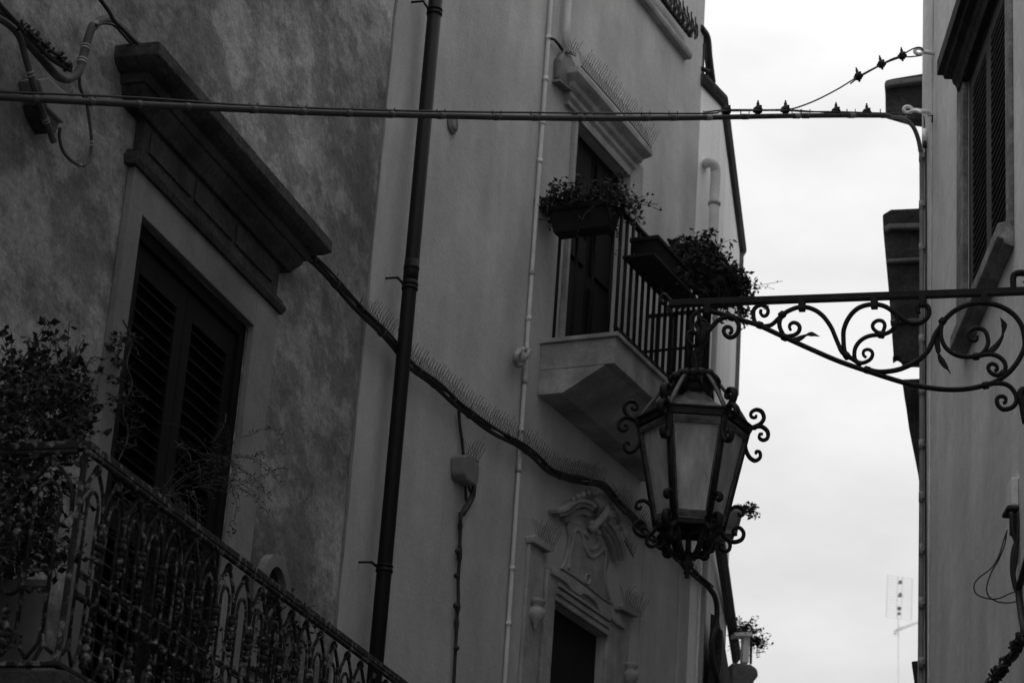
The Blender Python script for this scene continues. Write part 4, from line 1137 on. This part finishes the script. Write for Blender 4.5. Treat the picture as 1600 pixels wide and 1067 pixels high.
tag(cab2.build('messenger_wire', M_cable), 'thin wire running just above the thick conduit across the lane', 'wire')
# diagonal pair of wires to the upper hook
dg = MB()
HK = (1440,82)
dg.tube(crom([cw(x,y,-.02) for x,y in ((1228,172),(1245,168.5),(1275,157),(1310,139),(1341,120),(1377,101),(1393,93),(1409,87),(1420,80),(1430,75.5),(1438,75),(1443,79))],6), .0045, 6)
dg.tube(crom([cw(x,y,-.03) for x,y in ((1329,131),(1341,122),(1360,111),(1377,102),(1393,95),(1409,90),(1425,89),(1440,87))],6), .0045, 6)
tag(dg.build('wire', M_cable), 'pair of twisted wires slanting up from the conduit to the upper hook', 'wire')
def clampmesh():
    t = MB()
    t.lathe([(0,-.016),(.012,-.014),(.016,-.006),(.016,.004),(.011,.012),(.006,.016),(.006,.028),(.0035,.029),(.0035,.038),(0,.038)], (0,0,0), 8)
    return t
cl0 = thing('wire_clamp', 'x', 'wire clamp', (0,0,0), 'wire clamps on the overhead wires')
t = clampmesh(); t.build('body', M_iron, cl0)
t = MB(); t.cbox((0,0,-.002), (.034,.024,.012)); t.cbox((.010,0,.010),(.010,.012,.018)); t.build('jaw', M_iron, cl0, bevel=.002)
t = MB(); t.lathe([(0,-.024),(.005,-.024),(.005,-.014),(0,-.014)], (0,0,0), 6); t.build('bolt', M_iron, cl0)
specs = [(1135,171,0,'leftmost clamp on the wire above the conduit'),(1184,170.5,0,'second clamp from the left on the wire above the conduit'),(1227,170,0,'clamp on the level wire where the slanting wires branch off'),
 (1306,172.5,0,'fourth clamp on the level wire, between the branch point and the ledge'),(1354,174,0,'rightmost clamp on the level wire, near the dark ledge'),
 (1341,118,-25,'lowest of the three clamps on the slanting wires'),(1377,99,-22,'middle of the three clamps on the slanting wires'),(1409.5,86,-12,'highest clamp on the slanting wires, by the upper hook')]
for i, (x, y, rot, lab) in enumerate(specs):
    if i == 0: o = cl0
    else:
        o = cl0.copy(); COL.objects.link(o)
        for ch in [c for c in cl0.children]:
            d = ch.copy(); COL.objects.link(d); d.parent = o
    o['label'] = 'small dark '+lab; o.location = cw(x, y+1.5, -.02); o.scale = (1.45,)*3
    o.rotation_euler = (0, radians(rot*.6), radians(-5+i*3))
# hooks on the right wall
def hook(x0, y0, x1, y1, label, reach=.13):
    e = thing('wall_hook', label, 'hook', FR.hw(x1,y1,.0)); t = MB()
    q = FR.hit(x1,y1,.0)
    a = FR.w(q[0], 0, q[1]); tip = FR.w(q[0], reach, q[1]+.01)
    t.tube([a, a.lerp(tip,.5), tip], .014, 10); t.build('shank', M_white, e)
    r_ = .026; t = MB(); c = tip+FR.n*.02
    t.tube([c+FR.n*r_*cos(a_*pi/7)+Vector((0,0,r_*sin(a_*pi/7)*.8)) for a_ in range(-6,8)], .011, 8); t.build('eye', M_white, e)
hook(1438,82,1460,84,'white-painted upper hook holding the slanting wires on the right wall', .075)
hook(1420,178,1457,176,'white-painted lower hook holding the conduit on the right wall')
cab([(1416,180),(1422,175),(1432,173),(1440,176)], FR, .15, .009, 'cable', M_white, 'pale tape end wound beside the lower hook', 'tape')
# strain insulator and cable inside the corner
si = thing('cable_joint', 'small pale wrapped joint on the wire just below the lower hook', 'cable joint', FR.hw(1444,215,.03))
t = MB(); t.tube([FR.hw(1444,203,.03), FR.hw(1445,222,.03)], .015, 8); t.build('sleeve', M_white, si)
t = MB(); t.tube(crom([FR.hw(x,y,.02) for x,y in ((1443,181),(1444,190),(1444,203))],3), .004, 5); t.tube([FR.hw(1445,222,.03), FR.hw(1445,231,.03)], .014, 8); t.tube(crom([FR.hw(x,y,.02) for x,y in ((1446,231),(1446.5,260),(1447,400),(1446,600),(1446.5,900),(1447,1090))],3), .0055, 6); t.build('wire', M_cable, si)
t = MB(); t.tube([FR.hw(1450,181,.03), FR.hw(1457,181,.03), FR.hw(1456.5,192,.03)], .005, 6)
tag(t.build('bracket', M_iron), 'small rusty bracket on the wall under the lower hook', 'bracket')

# junction box with wires at the lower right
jr = thing('junction_box', 'white-fronted junction box with a mess of cables at the lower right', 'junction box', FR.hw(1590,770,.05))
JS = 10.6
fj = sideframe(FR, JS)
oj = fj.hit(1580,770)[0]; zt_j = fj.hit(1590,745)[1]; zm_j = fj.hit(1585,789)[1]; zl_j = fj.hit(1582,826)[1]
print('jbox', oj, zt_j, zm_j)
t = MB(); t.box(FR, JS, JS+.12, .001, oj, zm_j, zt_j); t.build('case', M_white, jr, bevel=.006)
t = MB(); t.box(FR, JS-.01, JS+.14, .001, oj+.02, zm_j-.022, zm_j-.001); t.box(FR, JS+.02, JS+.12, .001, oj-.01, zl_j, zm_j-.023); t.build('bracket', M_stoned, jr, bevel=.008)
def fr(pts, o, r_, name, label, m=None, thick=False): return tag(MB().tube(crom([(FR if thick else fj).hw(x,y,o if thick else .0) for x,y in pts],6), r_, 7).build(name, m or M_cable), label, 'cable')
fr([(1574,828),(1568,845),(1560,870),(1548,888),(1530,902),(1522,914),(1526,928),(1545,935),(1562,934),(1580,926),(1592,923),(1602,930)], .05, .0032, 'wire', 'thin outer wire loop hanging from the right junction box')
fr([(1573,830),(1570,850),(1560,875),(1550,892),(1542,915),(1545,931),(1560,940),(1580,941),(1600,935)], .06, .0032, 'wire', 'thin inner wire loop hanging from the right junction box')
fr([(1580,800),(1583,830),(1588,850),(1587,875),(1583,900),(1589,921),(1593,945),(1598,970),(1602,985)], .07, .011, 'cable', 'dark cable crossing down from the right junction box')
fr([(1592,800),(1590,840),(1584,860),(1582,890),(1586,915),(1590,925)], .08, .012, 'cable', 'second dark cable crossing down from the right junction box')
fr([(1606,870),(1598,900),(1592,922),(1596,960),(1600,985),(1597,1000),(1590,1012),(1584,1026),(1572,1036),(1566,1050),(1556,1062),(1545,1080)], .07, .016, 'cable', 'thick cable curving down to the bottom right edge', thick=True)
t = MB(); random.seed(5)
for i in range(26):
    u = random.random(); x = 1600-u*50; y = 990+u*75; p = FR.hw(x,y,.08)
    pts = [p+Vector((random.uniform(-.03,.03),random.uniform(-.05,.05),random.uniform(-.03,.03))) for _ in range(4)]
    t.tube(crom([p]+pts+[p],5), random.uniform(.003,.007), 5)
tag(t.build('wire_tangle', M_cable), 'knot of wires wound round the thick cable at the bottom right', 'wires')

# ================================================================== BRACKET AND LANTERN
PWr = FR.hw(1640,453.5,0.0)
Qb = at_z(1040,475,PWr.z)
BP = through(Qb, PWr)           # vertical plane of the bracket, s from the free end to the wall
if BP.n.y > 0: BP.n = -BP.n     # normal towards the camera
def bw_(x, y, o=0.0): return BP.hw(x, y, o)
kb = (bw_(1300,500)-CAM).length/FPX
print('bracket', Qb, PWr, kb)
bk = thing('lamp_bracket', 'black wrought iron bracket with scrolls and leaves holding the lantern', 'bracket', PWr)
t = MB()
z_b = PWr.z
t.bar(BP.w(BP.hit(1046,473)[0],0,z_b), PWr+BP.d*.05, 12*kb, 10.5*kb)
t.build('top_bar', M_iron, bk, bevel=.002)
def sc2(pts, r_, name='scroll', o=0.0, n=7, taper=None):
    c = crom([bw_(x,y,o) for x,y in pts], n)
    rr = r_*kb
    R = [rr]*len(c)
    if taper: R = [rr*(1-(1-taper)*max(0,(i/len(c)-.5)*2)) for i in range(len(c))]
    return MB().tube(c, R, 10, fn=BP.n, flat=1.25).build(name, M_iron, bk)
sc2([(1104,485),(1125,490),(1143,495),(1165,502),(1187,509),(1226,527),(1268,546),(1310,564),(1356,580),(1408,596.5),(1441,604),(1478,608.5),(1511,607.5),(1540,601.5),(1558,595),(1576,582),(1590,565),(1600,545),(1601,531),(1597,511),(1588,496),(1576,485.5),(1561,478),(1546,474.5),(1530,473.5),(1511,476.5),(1498,482),(1487,489),(1476,500),(1469,511),(1461,524),(1452,545),(1442,557),(1431,565.5),(1418,572),(1405,577),(1390,580),(1375,581),(1364,579.5),(1354,576)], 3.9, 'brace')
sc2([(1345,570),(1334,562),(1323,555),(1319,545),(1318,532),(1318,518),(1321,507),(1326,497),(1333,488),(1342,481),(1353,477),(1365,475.5),(1377,477),(1387,481),(1398,489),(1408,497),(1422,504.5),(1432,505.5),(1441,503),(1449,496),(1452,488),(1450,480),(1443,475),(1437,476),(1434,482),(1435,490)], 3.7)
sc2([(1400,490),(1402,500),(1399,509),(1391,518),(1378,523),(1368,523.5),(1358,525),(1349,529),(1341,536),(1336,545),(1335,556),(1338,564),(1346,567),(1354,565),(1361,560),(1363.5,553),(1361,548),(1356,546),(1350,548),(1349,554),(1353,558.5)], 3.3, taper=.7)
sc2([(1378,522),(1382,512),(1382,506),(1378,501.5),(1371,501),(1365,505),(1363.5,511),(1368,517),(1377,522)], 3.0)
sc2([(1226,527),(1219,513),(1218,503),(1222,493),(1229,487.5),(1236,484),(1244,481),(1252,480),(1262,480.5),(1271,483.5),(1279,488),(1287,495),(1294,504),(1300,514),(1305,526),(1310,538),(1315,549),(1323,557)], 3.6)
sc2([(1222,493),(1216,498),(1210,504),(1204,508),(1196,509.5),(1187,509),(1181,505),(1178,498),(1177,490),(1178,484),(1182,479.5),(1188,477),(1194,478),(1199,482),(1200,488),(1197,493),(1192,493.5),(1188.5,489),(1189,484)], 3.4, taper=.75)
sc2([(1226,526),(1234,525),(1242,523),(1248,518),(1249.5,511),(1246,506),(1240,504),(1235,506.5),(1233.5,511),(1235.5,516)], 3.3, taper=.7)
sc2([(1143,495),(1136,495.5),(1128,497.5),(1120,502.5),(1114,509),(1108,516),(1101,521),(1093,523)], 3.8)
sc2([(1143,495),(1150,500),(1154,508),(1153.5,517),(1149,524),(1142,527.5),(1135,525),(1131,519),(1132,513),(1137,510.5),(1142.5,513),(1143,519),(1139,522)], 3.5, taper=.75)
sc2([(1106,484),(1097,485),(1088,488.5),(1082,495),(1079.5,504),(1081,514),(1085,522)], 3.8)
sc2([(1100,521),(1105,516),(1107,510),(1104,504),(1098,500.5),(1091,502),(1088,508),(1091,514),(1096,512)], 3.0)
sc2([(1525,557),(1535,552),(1541,544),(1544,535),(1542,523),(1538,516.5),(1532,513.5),(1524,513),(1517,517),(1514,523),(1515.5,529),(1520,532.5),(1526,531),(1527,525)], 3.5, taper=.75)
sc2([(1471,508),(1470,521),(1472,532),(1477,542),(1485,549.5),(1494,554.5),(1504,557),(1514,557.5),(1525,557),(1536,554.5),(1548,553.5),(1558,556),(1566,561.5),(1571,570),(1570,580),(1566,585),(1555.5,586),(1547,581),(1544,574.5),(1547,569.5),(1552,568.5),(1557,571.5),(1558,577),(1554,580)], 3.6, taper=.8)
sc2([(1540,602),(1552,599),(1565,599),(1575,602),(1583,609.5),(1588,620),(1587,630),(1580,637),(1568,639.5),(1560,634),(1557.5,626),(1560,620.5),(1566,619),(1571,622),(1571,628),(1567,630)], 3.6, taper=.75)
sc2([(1046,478),(1046,486),(1049,490)], 3.6, 'hook')
sc2([(1048,470),(1044,466),(1038,460.5),(1033,464),(1032.5,470),(1036,474),(1040,471)], 3.2, 'hook')
# scroll on top near the wall, casting below it
sc2([(1584,454),(1583,441),(1584,431),(1590,427),(1600,427),(1607,432),(1607,440),(1601,444)], 5, 'scroll')
sc2([(1606,612),(1598,610),(1594,620),(1598,632),(1600,645),(1603,660)], 6, 'scroll')
def leafy(pts, ws, tw=0.0):
    """flat forged leaf along pts with half widths ws (px)"""
    c = [bw_(x,y) for x,y in pts]; t = MB(); P = crom(c, 4); W = []
    for i in range(len(P)):
        u = i/4; a = int(min(u, len(ws)-1)); b = min(a+1, len(ws)-1); W.append((ws[a]+(ws[b]-ws[a])*(u-a))*kb)
    L_, R_, T_ = [], [], []
    vs_ = []
    for i, p in enumerate(P):
        d = (P[min(i+1,len(P)-1)]-P[max(i-1,0)]).normalized(); x = d.cross(BP.n).normalized()
        vs_ += [p+x*W[i], p+BP.n*.004, p-x*W[i], p-BP.n*.004]
    fs = []
    for i in range(len(P)-1):
        for k in range(4): fs.append((i*4+k, i*4+(k+1)%4, (i+1)*4+(k+1)%4, (i+1)*4+k))
    t.add(vs_, fs).build('leaf', M_iron, bk)
leafy([(1228,530),(1240,532),(1251,528),(1260,523.5),(1268,522),(1281,525.8)], [2,5,4.5,1.8,4.2,.3])
leafy([(1543,551),(1551,546),(1558,539),(1565,528),(1567,521),(1569,508),(1563,496)], [3,5,4.5,2.6,1.8,4.8,.3])
leafy([(1463,520),(1464,535),(1466,548),(1466.5,553),(1471,563),(1477,572),(1481,577),(1486,585)], [3,4.5,4,1.8,4.8,4,1.6,.3])
for x,y,a in ((1143,496,20),(1187,508,22),(1222,492,-40),(1226,527,25),(1323,556,55),(1355,578,18),(1377,523,10),(1473,502,-50),(1525,557,0),(1567,584,-50),(1540,602,-12)):
    t = MB(); c = bw_(x,y); d = (BP.d*cos(radians(a))-Vector((0,0,1))*sin(radians(a)))
    t.tube([c-d*5.2*kb, c-d*3.5*kb, c+d*3.5*kb, c+d*5.2*kb], [4.6*kb,6*kb,6*kb,4.6*kb], 8); t.build('collar', M_iron, bk)
for x in (1106,1253,1366,1441,1538):
    yb = project(BP.w(BP.hit(x,470)[0],0,z_b))[1]
    t = MB(); q = BP.hit(x,480); zt2 = z_b-.004
    t.box(BP, q[0]-5.2*kb, q[0]+5.2*kb, -6.2*kb, 6.2*kb, z_b-20*kb, zt2); t.build('clamp', M_iron, bk, bevel=.003)
t = MB(); t.box(BP, (PWr-Qb).length-.03, (PWr-Qb).length-.005, -.02, .02, z_b-.75, z_b+.1); t.build('wall_plate', M_iron, bk)

# ---- lantern
LC = bw_(1089,540)
kl = (LC-CAM).length/FPX
ztop = BP.hit(1086,583)[1]
LO = Vector((LC.x, LC.y, ztop))
print('lantern', LO, kl)
ln = thing('street_lantern', 'black iron six-sided street lantern with milky panes and curled scrolls, hanging from the bracket', 'street lamp', LO)
vk = kl/.935          # metres per vertical pixel
ROT = radians(3.5)+atan2(-LC.x, LC.y)
def hexp(k, r_, z, extra=0.0):
    a = ROT+radians(60*k)+pi+extra; return LO+Vector((r_*cos(a), r_*sin(a), z))
Z1 = -82*vk; Z2 = -236*vk; R1 = 84*kl; R2 = 50*kl
ZF = -309*vk
t = MB()
for k in range(6):
    a, b = hexp(k,R2,Z2), hexp(k+1,R2,Z2); t.bar(a, b, .018, .022)
t.build('frame_ring', M_iron, ln); t = MB()
for k in range(6):
    a, b = hexp(k,R1,Z1), hexp(k+1,R1,Z1); t.bar(a, b, .024, .032)
    t.bar(hexp(k,R1*1.02,Z1+.018), hexp(k+1,R1*1.02,Z1+.018), .030, .008)
t.build('frame_ring', M_iron, ln)
for k in range(6):
    t = MB(); a, b = hexp(k,R1,Z1), hexp(k,R2,Z2); t.tube([a,b], .015, 8); t.build('post', M_iron, ln)
    # pane with beaded border
    i0, i1, i2, i3 = [hexp(k+u, r_, z_) for u, r_, z_ in ((0,R1*.97,Z1-.012),(1,R1*.97,Z1-.012),(1,R2*.97,Z2+.01),(0,R2*.97,Z2+.01))]
    nrm = (i1-i0).cross(i3-i0).normalized()
    ctr = (i0+i1+i2+i3)/4
    if nrm.dot(ctr-(LO+Vector((0,0,(Z1+Z2)/2)))) < 0: nrm = -nrm
    t = MB(); q = [i0,i1,i2,i3]; t.add(q+[p-nrm*.003 for p in q], [(0,1,2,3),(7,6,5,4),(0,4,5,1),(1,5,6,2),(2,6,7,3),(3,7,4,0)])
    t.build('glass_pane', M_glass, ln)
    fbm = MB(); sh = [p.lerp(ctr,.17)+nrm*.010 for p in q]; ou = [p.lerp(ctr,.06)+nrm*.010 for p in q]
    for j in range(4):
        fbm.hexa([ou[j]-nrm*.004, ou[(j+1)%4]-nrm*.004, sh[(j+1)%4]-nrm*.004, sh[j]-nrm*.004, ou[j]+nrm*.004, ou[(j+1)%4]+nrm*.004, sh[(j+1)%4]+nrm*.004, sh[j]+nrm*.004])
        A_, B_ = ou[j].lerp(sh[j],.5), ou[(j+1)%4].lerp(sh[(j+1)%4],.5); nb = int((B_-A_).length/.0125)
        for u in range(1, nb):
            fbm.lathe([(0,-.0035),(.0042,0),(0,.0035)], A_.lerp(B_, u/nb)+nrm*.006, 5)
    fbm.build('pane_frame', M_lamp, ln)
# roof
t = MB(); prof = [(1.0,Z1+.02),(.86,Z1+.042),(.66,Z1+.072),(.48,Z1+.10),(.34,Z1+.13),(.25,Z1+.16)]
vv = []
for r_, z_ in prof: vv += [hexp(k,R1*r_,z_) for k in range(6)]
fs = [(i*6+k, i*6+(k+1)%6, (i+1)*6+(k+1)%6, (i+1)*6+k) for i in range(len(prof)-1) for k in range(6)]+[tuple(range(30,36))]
t.add(vv, fs).build('roof', M_lamp, ln)
for k in range(6):
    P = crom([hexp(k,R1*1.0,Z1+.02), hexp(k,R1*.80,Z1+.095), hexp(k,R1*.52,Z1+.185), hexp(k,R1*.30,Z1+.235), hexp(k,R1*.06,Z1+.255)], 5)
    MB().tube(P, .012, 6, flat=.7).build('roof_rib', M_lamp, ln)
def rad(k, r_, z_, tang=0.0):
    a = ROT+radians(60*k)+pi; return LO+Vector((r_*cos(a)-tang*sin(a), r_*sin(a)+tang*cos(a), z_))
def curl(k, pts, r_, name='scroll', n=6, tang=0.0):
    c = crom([rad(k, a, b, tang) for a, b in pts], n)
    a = ROT+radians(60*k)+pi; fn = Vector((-sin(a), cos(a), 0))
    MB().tube(c, [r_*(1-.35*max(0,(i/len(c)-.4)/.6)) for i in range(len(c))], 7, fn=fn, flat=1.9).build(name, M_iron, ln)
for k in range(6):
    e = R1
    # upward curl, outward curl, hanging tail on the upper corner
    curl(k, [(e-.005,Z1+.0),(e+.03,Z1+.018),(e+.055,Z1+.035),(e+.068,Z1+.062),(e+.058,Z1+.090),(e+.032,Z1+.098),(e+.012,Z1+.084),(e+.012,Z1+.064),(e+.030,Z1+.060),(e+.034,Z1+.072)], .0095)
    curl(k, [(e-.005,Z1+.0),(e+.03,Z1+.016),(e+.06,Z1+.02),(e+.085,Z1+.0),(e+.088,Z1-.028),(e+.07,Z1-.042),(e+.052,Z1-.034),(e+.052,Z1-.016),(e+.066,Z1-.014)], .0095)
    curl(k, [(e+.012,Z1+.004),(e-.004,Z1-.03),(e-.010,Z1-.075),(e+.006,Z1-.120),(e+.034,Z1-.140),(e+.056,Z1-.125),(e+.056,Z1-.100),(e+.040,Z1-.096),(e+.038,Z1-.108)], .0095)
    t = MB(); c = rad(k,e+.026,Z1+.014); t.lathe([(0,-.013),(.011,-.009),(.014,0),(.011,.009),(0,.013)], c, 8); t.build('knob', M_iron, ln)
    f = R2
    curl(k, [(f+.018,Z2+.07),(f-.002,Z2+.015),(f+.012,Z2-.025),(f+.05,Z2-.045),(f+.085,Z2-.032),(f+.094,Z2+.0),(f+.074,Z2+.022),(f+.050,Z2+.010),(f+.052,Z2-.010),(f+.066,Z2-.010)], .0095)
    curl(k, [(f+.010,Z2+.03),(f+.022,Z2+.085),(f+.055,Z2+.115),(f+.086,Z2+.105),(f+.090,Z2+.083),(f+.074,Z2+.076),(f+.068,Z2+.088)], .0085)
    curl(k, [(f+.014,Z2-.028),(f+.036,Z2-.052),(f+.034,Z2-.080),(f+.012,Z2-.090),(f-.006,Z2-.076),(f-.002,Z2-.060),(f+.010,Z2-.062)], .0085)
    curl(k, [(f-.02,Z2-.0),(f-.032,Z2-.03),(f-.045,Z2-.065),(f-.065,Z2-.10),(.055,Z2-.122),(.028,Z2-.122),(.012,Z2-.105)], .008, 'cup_arm')
t = MB(); zb = ZF
t.lathe([(0,zb),(.010,zb+.006),(.008,zb+.016),(.016,zb+.026),(.012,zb+.036),(.024,zb+.050),(.028,zb+.066),(.018,zb+.080),(.030,zb+.092),(.022,zb+.105),(.012,zb+.13),(.012,Z2-.02),(.05,Z2+.0),(R2*.8,Z2+.004),(R2*.8,Z2+.012),(0,Z2+.012)], LO, 14); t.build('finial', M_iron, ln)
# burner inside
t = MB(); t.lathe([(0,Z1+.15),(.03,Z1+.15),(.035,Z1+.0),(.045,Z1-.04),(0,Z1-.045)], LO, 12); t.build('lamp_holder', M_iron, ln)
t = MB(); t.lathe([(0,Z1-.20),(.02,Z1-.19),(.034,Z1-.15),(.034,Z1-.08),(.02,Z1-.046),(0,Z1-.046)], LO, 12); t.build('bulb', M_white, ln)
# crown of leaves and rosettes
t = MB(); random.seed(9)
for k in range(18):
    a = 2*pi*k/18; c = LO+Vector((cos(a)*.055, sin(a)*.055, Z1+.205))
    for j in range(3):
        p = c+Vector((cos(a)*.02*j, sin(a)*.02*j, .012*j-.01))
        r_ = .024; t.lathe([(0,-r_),(r_*.8,-r_*.5),(r_,0),(r_*.7,r_*.6),(0,r_)], p+Vector((random.uniform(-.008,.008),)*3), 7)
    tip = LO+Vector((cos(a)*.115, sin(a)*.115, Z1+.15+.05*(k % 2)))
    t.tube(crom([c, c+Vector((cos(a)*.03,sin(a)*.03,.03)), tip],4), [.012,.012,.013,.013,.012,.010,.009,.008,.005][:9], 6)
t.lathe([(0,Z1+.12),(.07,Z1+.14),(.085,Z1+.18),(.05,Z1+.225),(.02,Z1+.25),(0,Z1+.255)], LO, 10); t.build('crown', M_iron, ln)
# link from the bracket
t = MB()
zA = z_b-.05; zB = ztop+.0
hgt = zA-zB
def lk(u, dx=0, dy=0): return LO+Vector((dx,dy,zA-ztop-hgt*u))
t.tube(crom([lk(.0,.0),lk(.12,.012),lk(.25,.028),lk(.38,.022),lk(.5,.006),lk(.62,.004),lk(.72,-.006),lk(.85,.0),lk(1.02,0)],5), [.010]*3+[.014]*5+[.024]*12+[.018]*8+[.014]*13, 8)
t.tube([lk(.62,.012+.012*cos(a*pi/8),0)+Vector((0,0,.03*sin(a*pi/8))) for a in range(17)], .006, 6)
t.tube([lk(.80,.018*cos(a*pi/8),0)+Vector((0,0,.035*sin(a*pi/8))) for a in range(17)], .0075, 6)
t.tube([lk(.95,0,.018*cos(a*pi/8))+Vector((0,0,.03*sin(a*pi/8))) for a in range(17)], .0075, 6)
for k in range(4):
    a = k*pi/2; t.tube(crom([lk(.28,.02*cos(a),.02*sin(a)), lk(.38,.045*cos(a),.045*sin(a)), lk(.52,.030*cos(a),.03*sin(a)), lk(.56,.01*cos(a),.01*sin(a))],4), .009, 6)
t.build('hanging_link', M_iron, ln)
